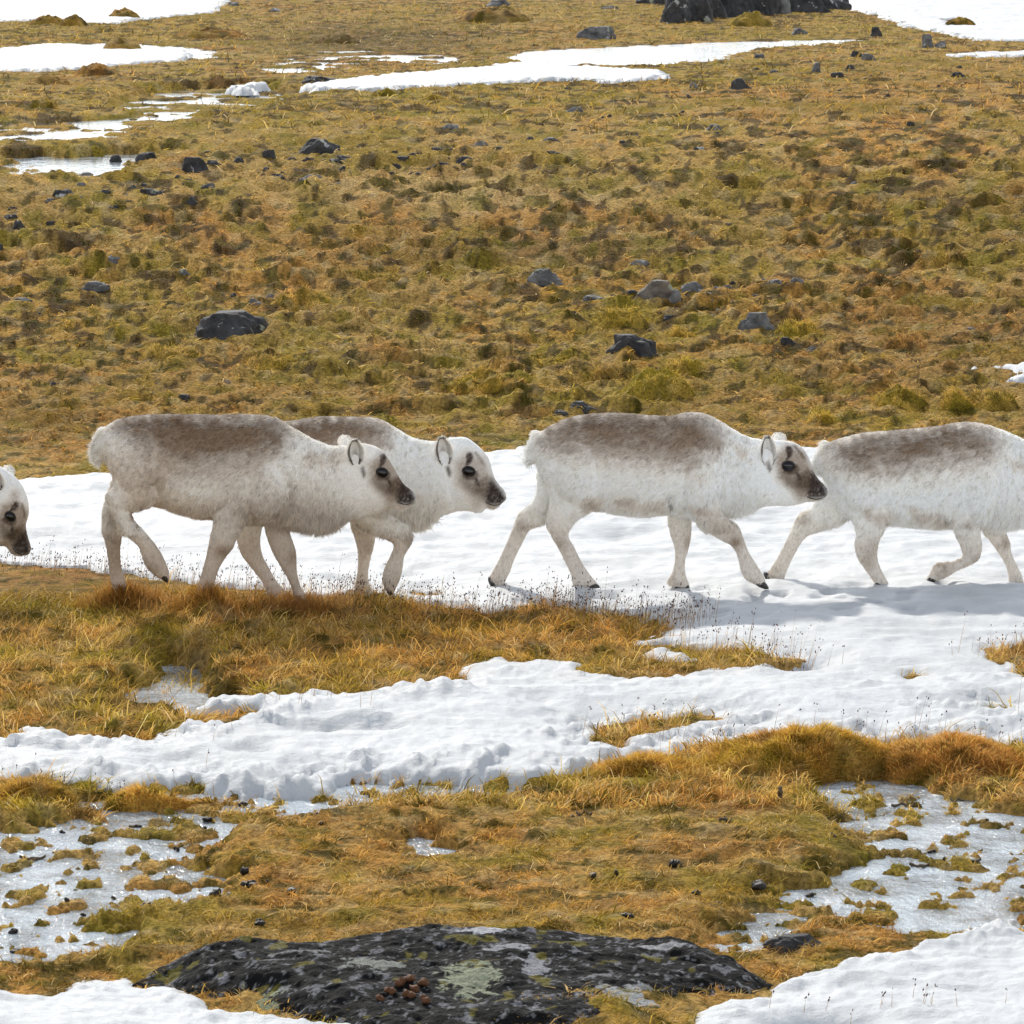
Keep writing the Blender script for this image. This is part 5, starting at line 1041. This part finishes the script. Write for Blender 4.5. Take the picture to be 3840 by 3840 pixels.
hummock(2990, 2915, 660, 150, 'mix', "largest grassy mound, green and rusty, before the snow at lower right", 30000, depk=.55, name="grass_hummock")
hummock(3570, 2915, 520, 118, 'orange', "rusty orange grass mound right of the green and rusty mound", 24000, depk=.55, name="grass_hummock")
hummock(2430, 2925, 420, 60, 'orange', "low rusty grass mound left of the green and rusty mound", 10000, depk=.5, name="grass_hummock")
hummock(555, 3022, 300, 70, 'green', "dark mossy clump at the edge of the middle snow, lower left", 4000, depk=.5)
hummock(140, 3010, 320, 75, 'olive', "olive grass cushion at the left edge below the middle snow", 5000, depk=.5)
for a in [(2470,1505,260,95,'green',"large dark green moss cushion right above the third reindeer's back"),(3380,1545,200,60,'green',"low green moss cushion left of the pair behind the right reindeer"),(3590,1550,110,50,'green',"small left cushion of the mossy pair behind the right reindeer"),(3720,1548,180,62,'olive',"large right cushion of the mossy pair behind the right reindeer"),
 (1130,1170,210,55,'green',"round green moss cushion right of the small pale stone"),(2330,1245,200,60,'green',"long green moss cushion under the tan rock"),(3000,1270,160,40,'green',"green moss at the side of the grey streaked rock"),(3080,1600,90,50,'green',"small green cushion behind the third reindeer's neck"),
 (860,305,180,42,'brown',"round brown mound between the far left pools"),(165,415,110,50,'olive',"dark olive mound near the left edge above a pool"),(180,95,130,36,'brown',"brown tussock at the lower rim of the top left snow"),(275,102,95,44,'brown',"rounded brown tussock on the top left snow's rim"),
 (465,76,110,36,'brown',"brown tussock standing in the top left snow"),(460,195,130,38,'brown',"brown mound on the far left snow patch's upper edge"),(360,285,160,40,'brown',"dark brown mound below the far left snow patch"),(180,322,160,34,'brown',"flat brown mound left of the dark brown one"),
 (780,145,260,34,'brown',"long flat brown mound in the upper left mud"),(1265,168,160,34,'dark',"dark mound in the middle of the upper mud"),(1860,86,260,62,'dark',"large dark mound carrying a pale rock at the top edge"),(3600,100,110,30,'olive',"olive tussock standing in the top right snow"),(1440,365,100,30,'olive',"dark olive tussock right of the snow streak's left end"),(1625,382,90,34,'olive',"dark tussock below the far snow streak"),
 (2810,100,150,50,'olive',"olive mound below the dark outcrop"),(3400,1320,140,36,'brown',"brown tussock on the right slope near the small snow patch"),(2560,1270,90,30,'green',"small green tuft between the tan rock and the grey streaked rock"),(3690,780,150,44,'dark',"dark mound on the right slope below the mud band"),(3560,1010,130,34,'dark',"dark tussock at the right edge of the mid slope"),
 (640,1360,220,36,'olive',"olive tussock below the big black slanting rock"),(2560,1415,150,44,'green',"green tuft below the square black rock"),(2270,1440,120,40,'dark',"dark hollow tuft left of the large green cushion"),(1790,1480,220,60,'green',"green tussock above the second reindeer's head"),(1000,1390,200,36,'olive',"low olive tussock right of the big black slanting rock")]:
    hummock(a[0], a[1], a[2], a[3], a[4], a[5], 900 if a[1] > 1000 else 0)

for D in DEER: build_deer(D)
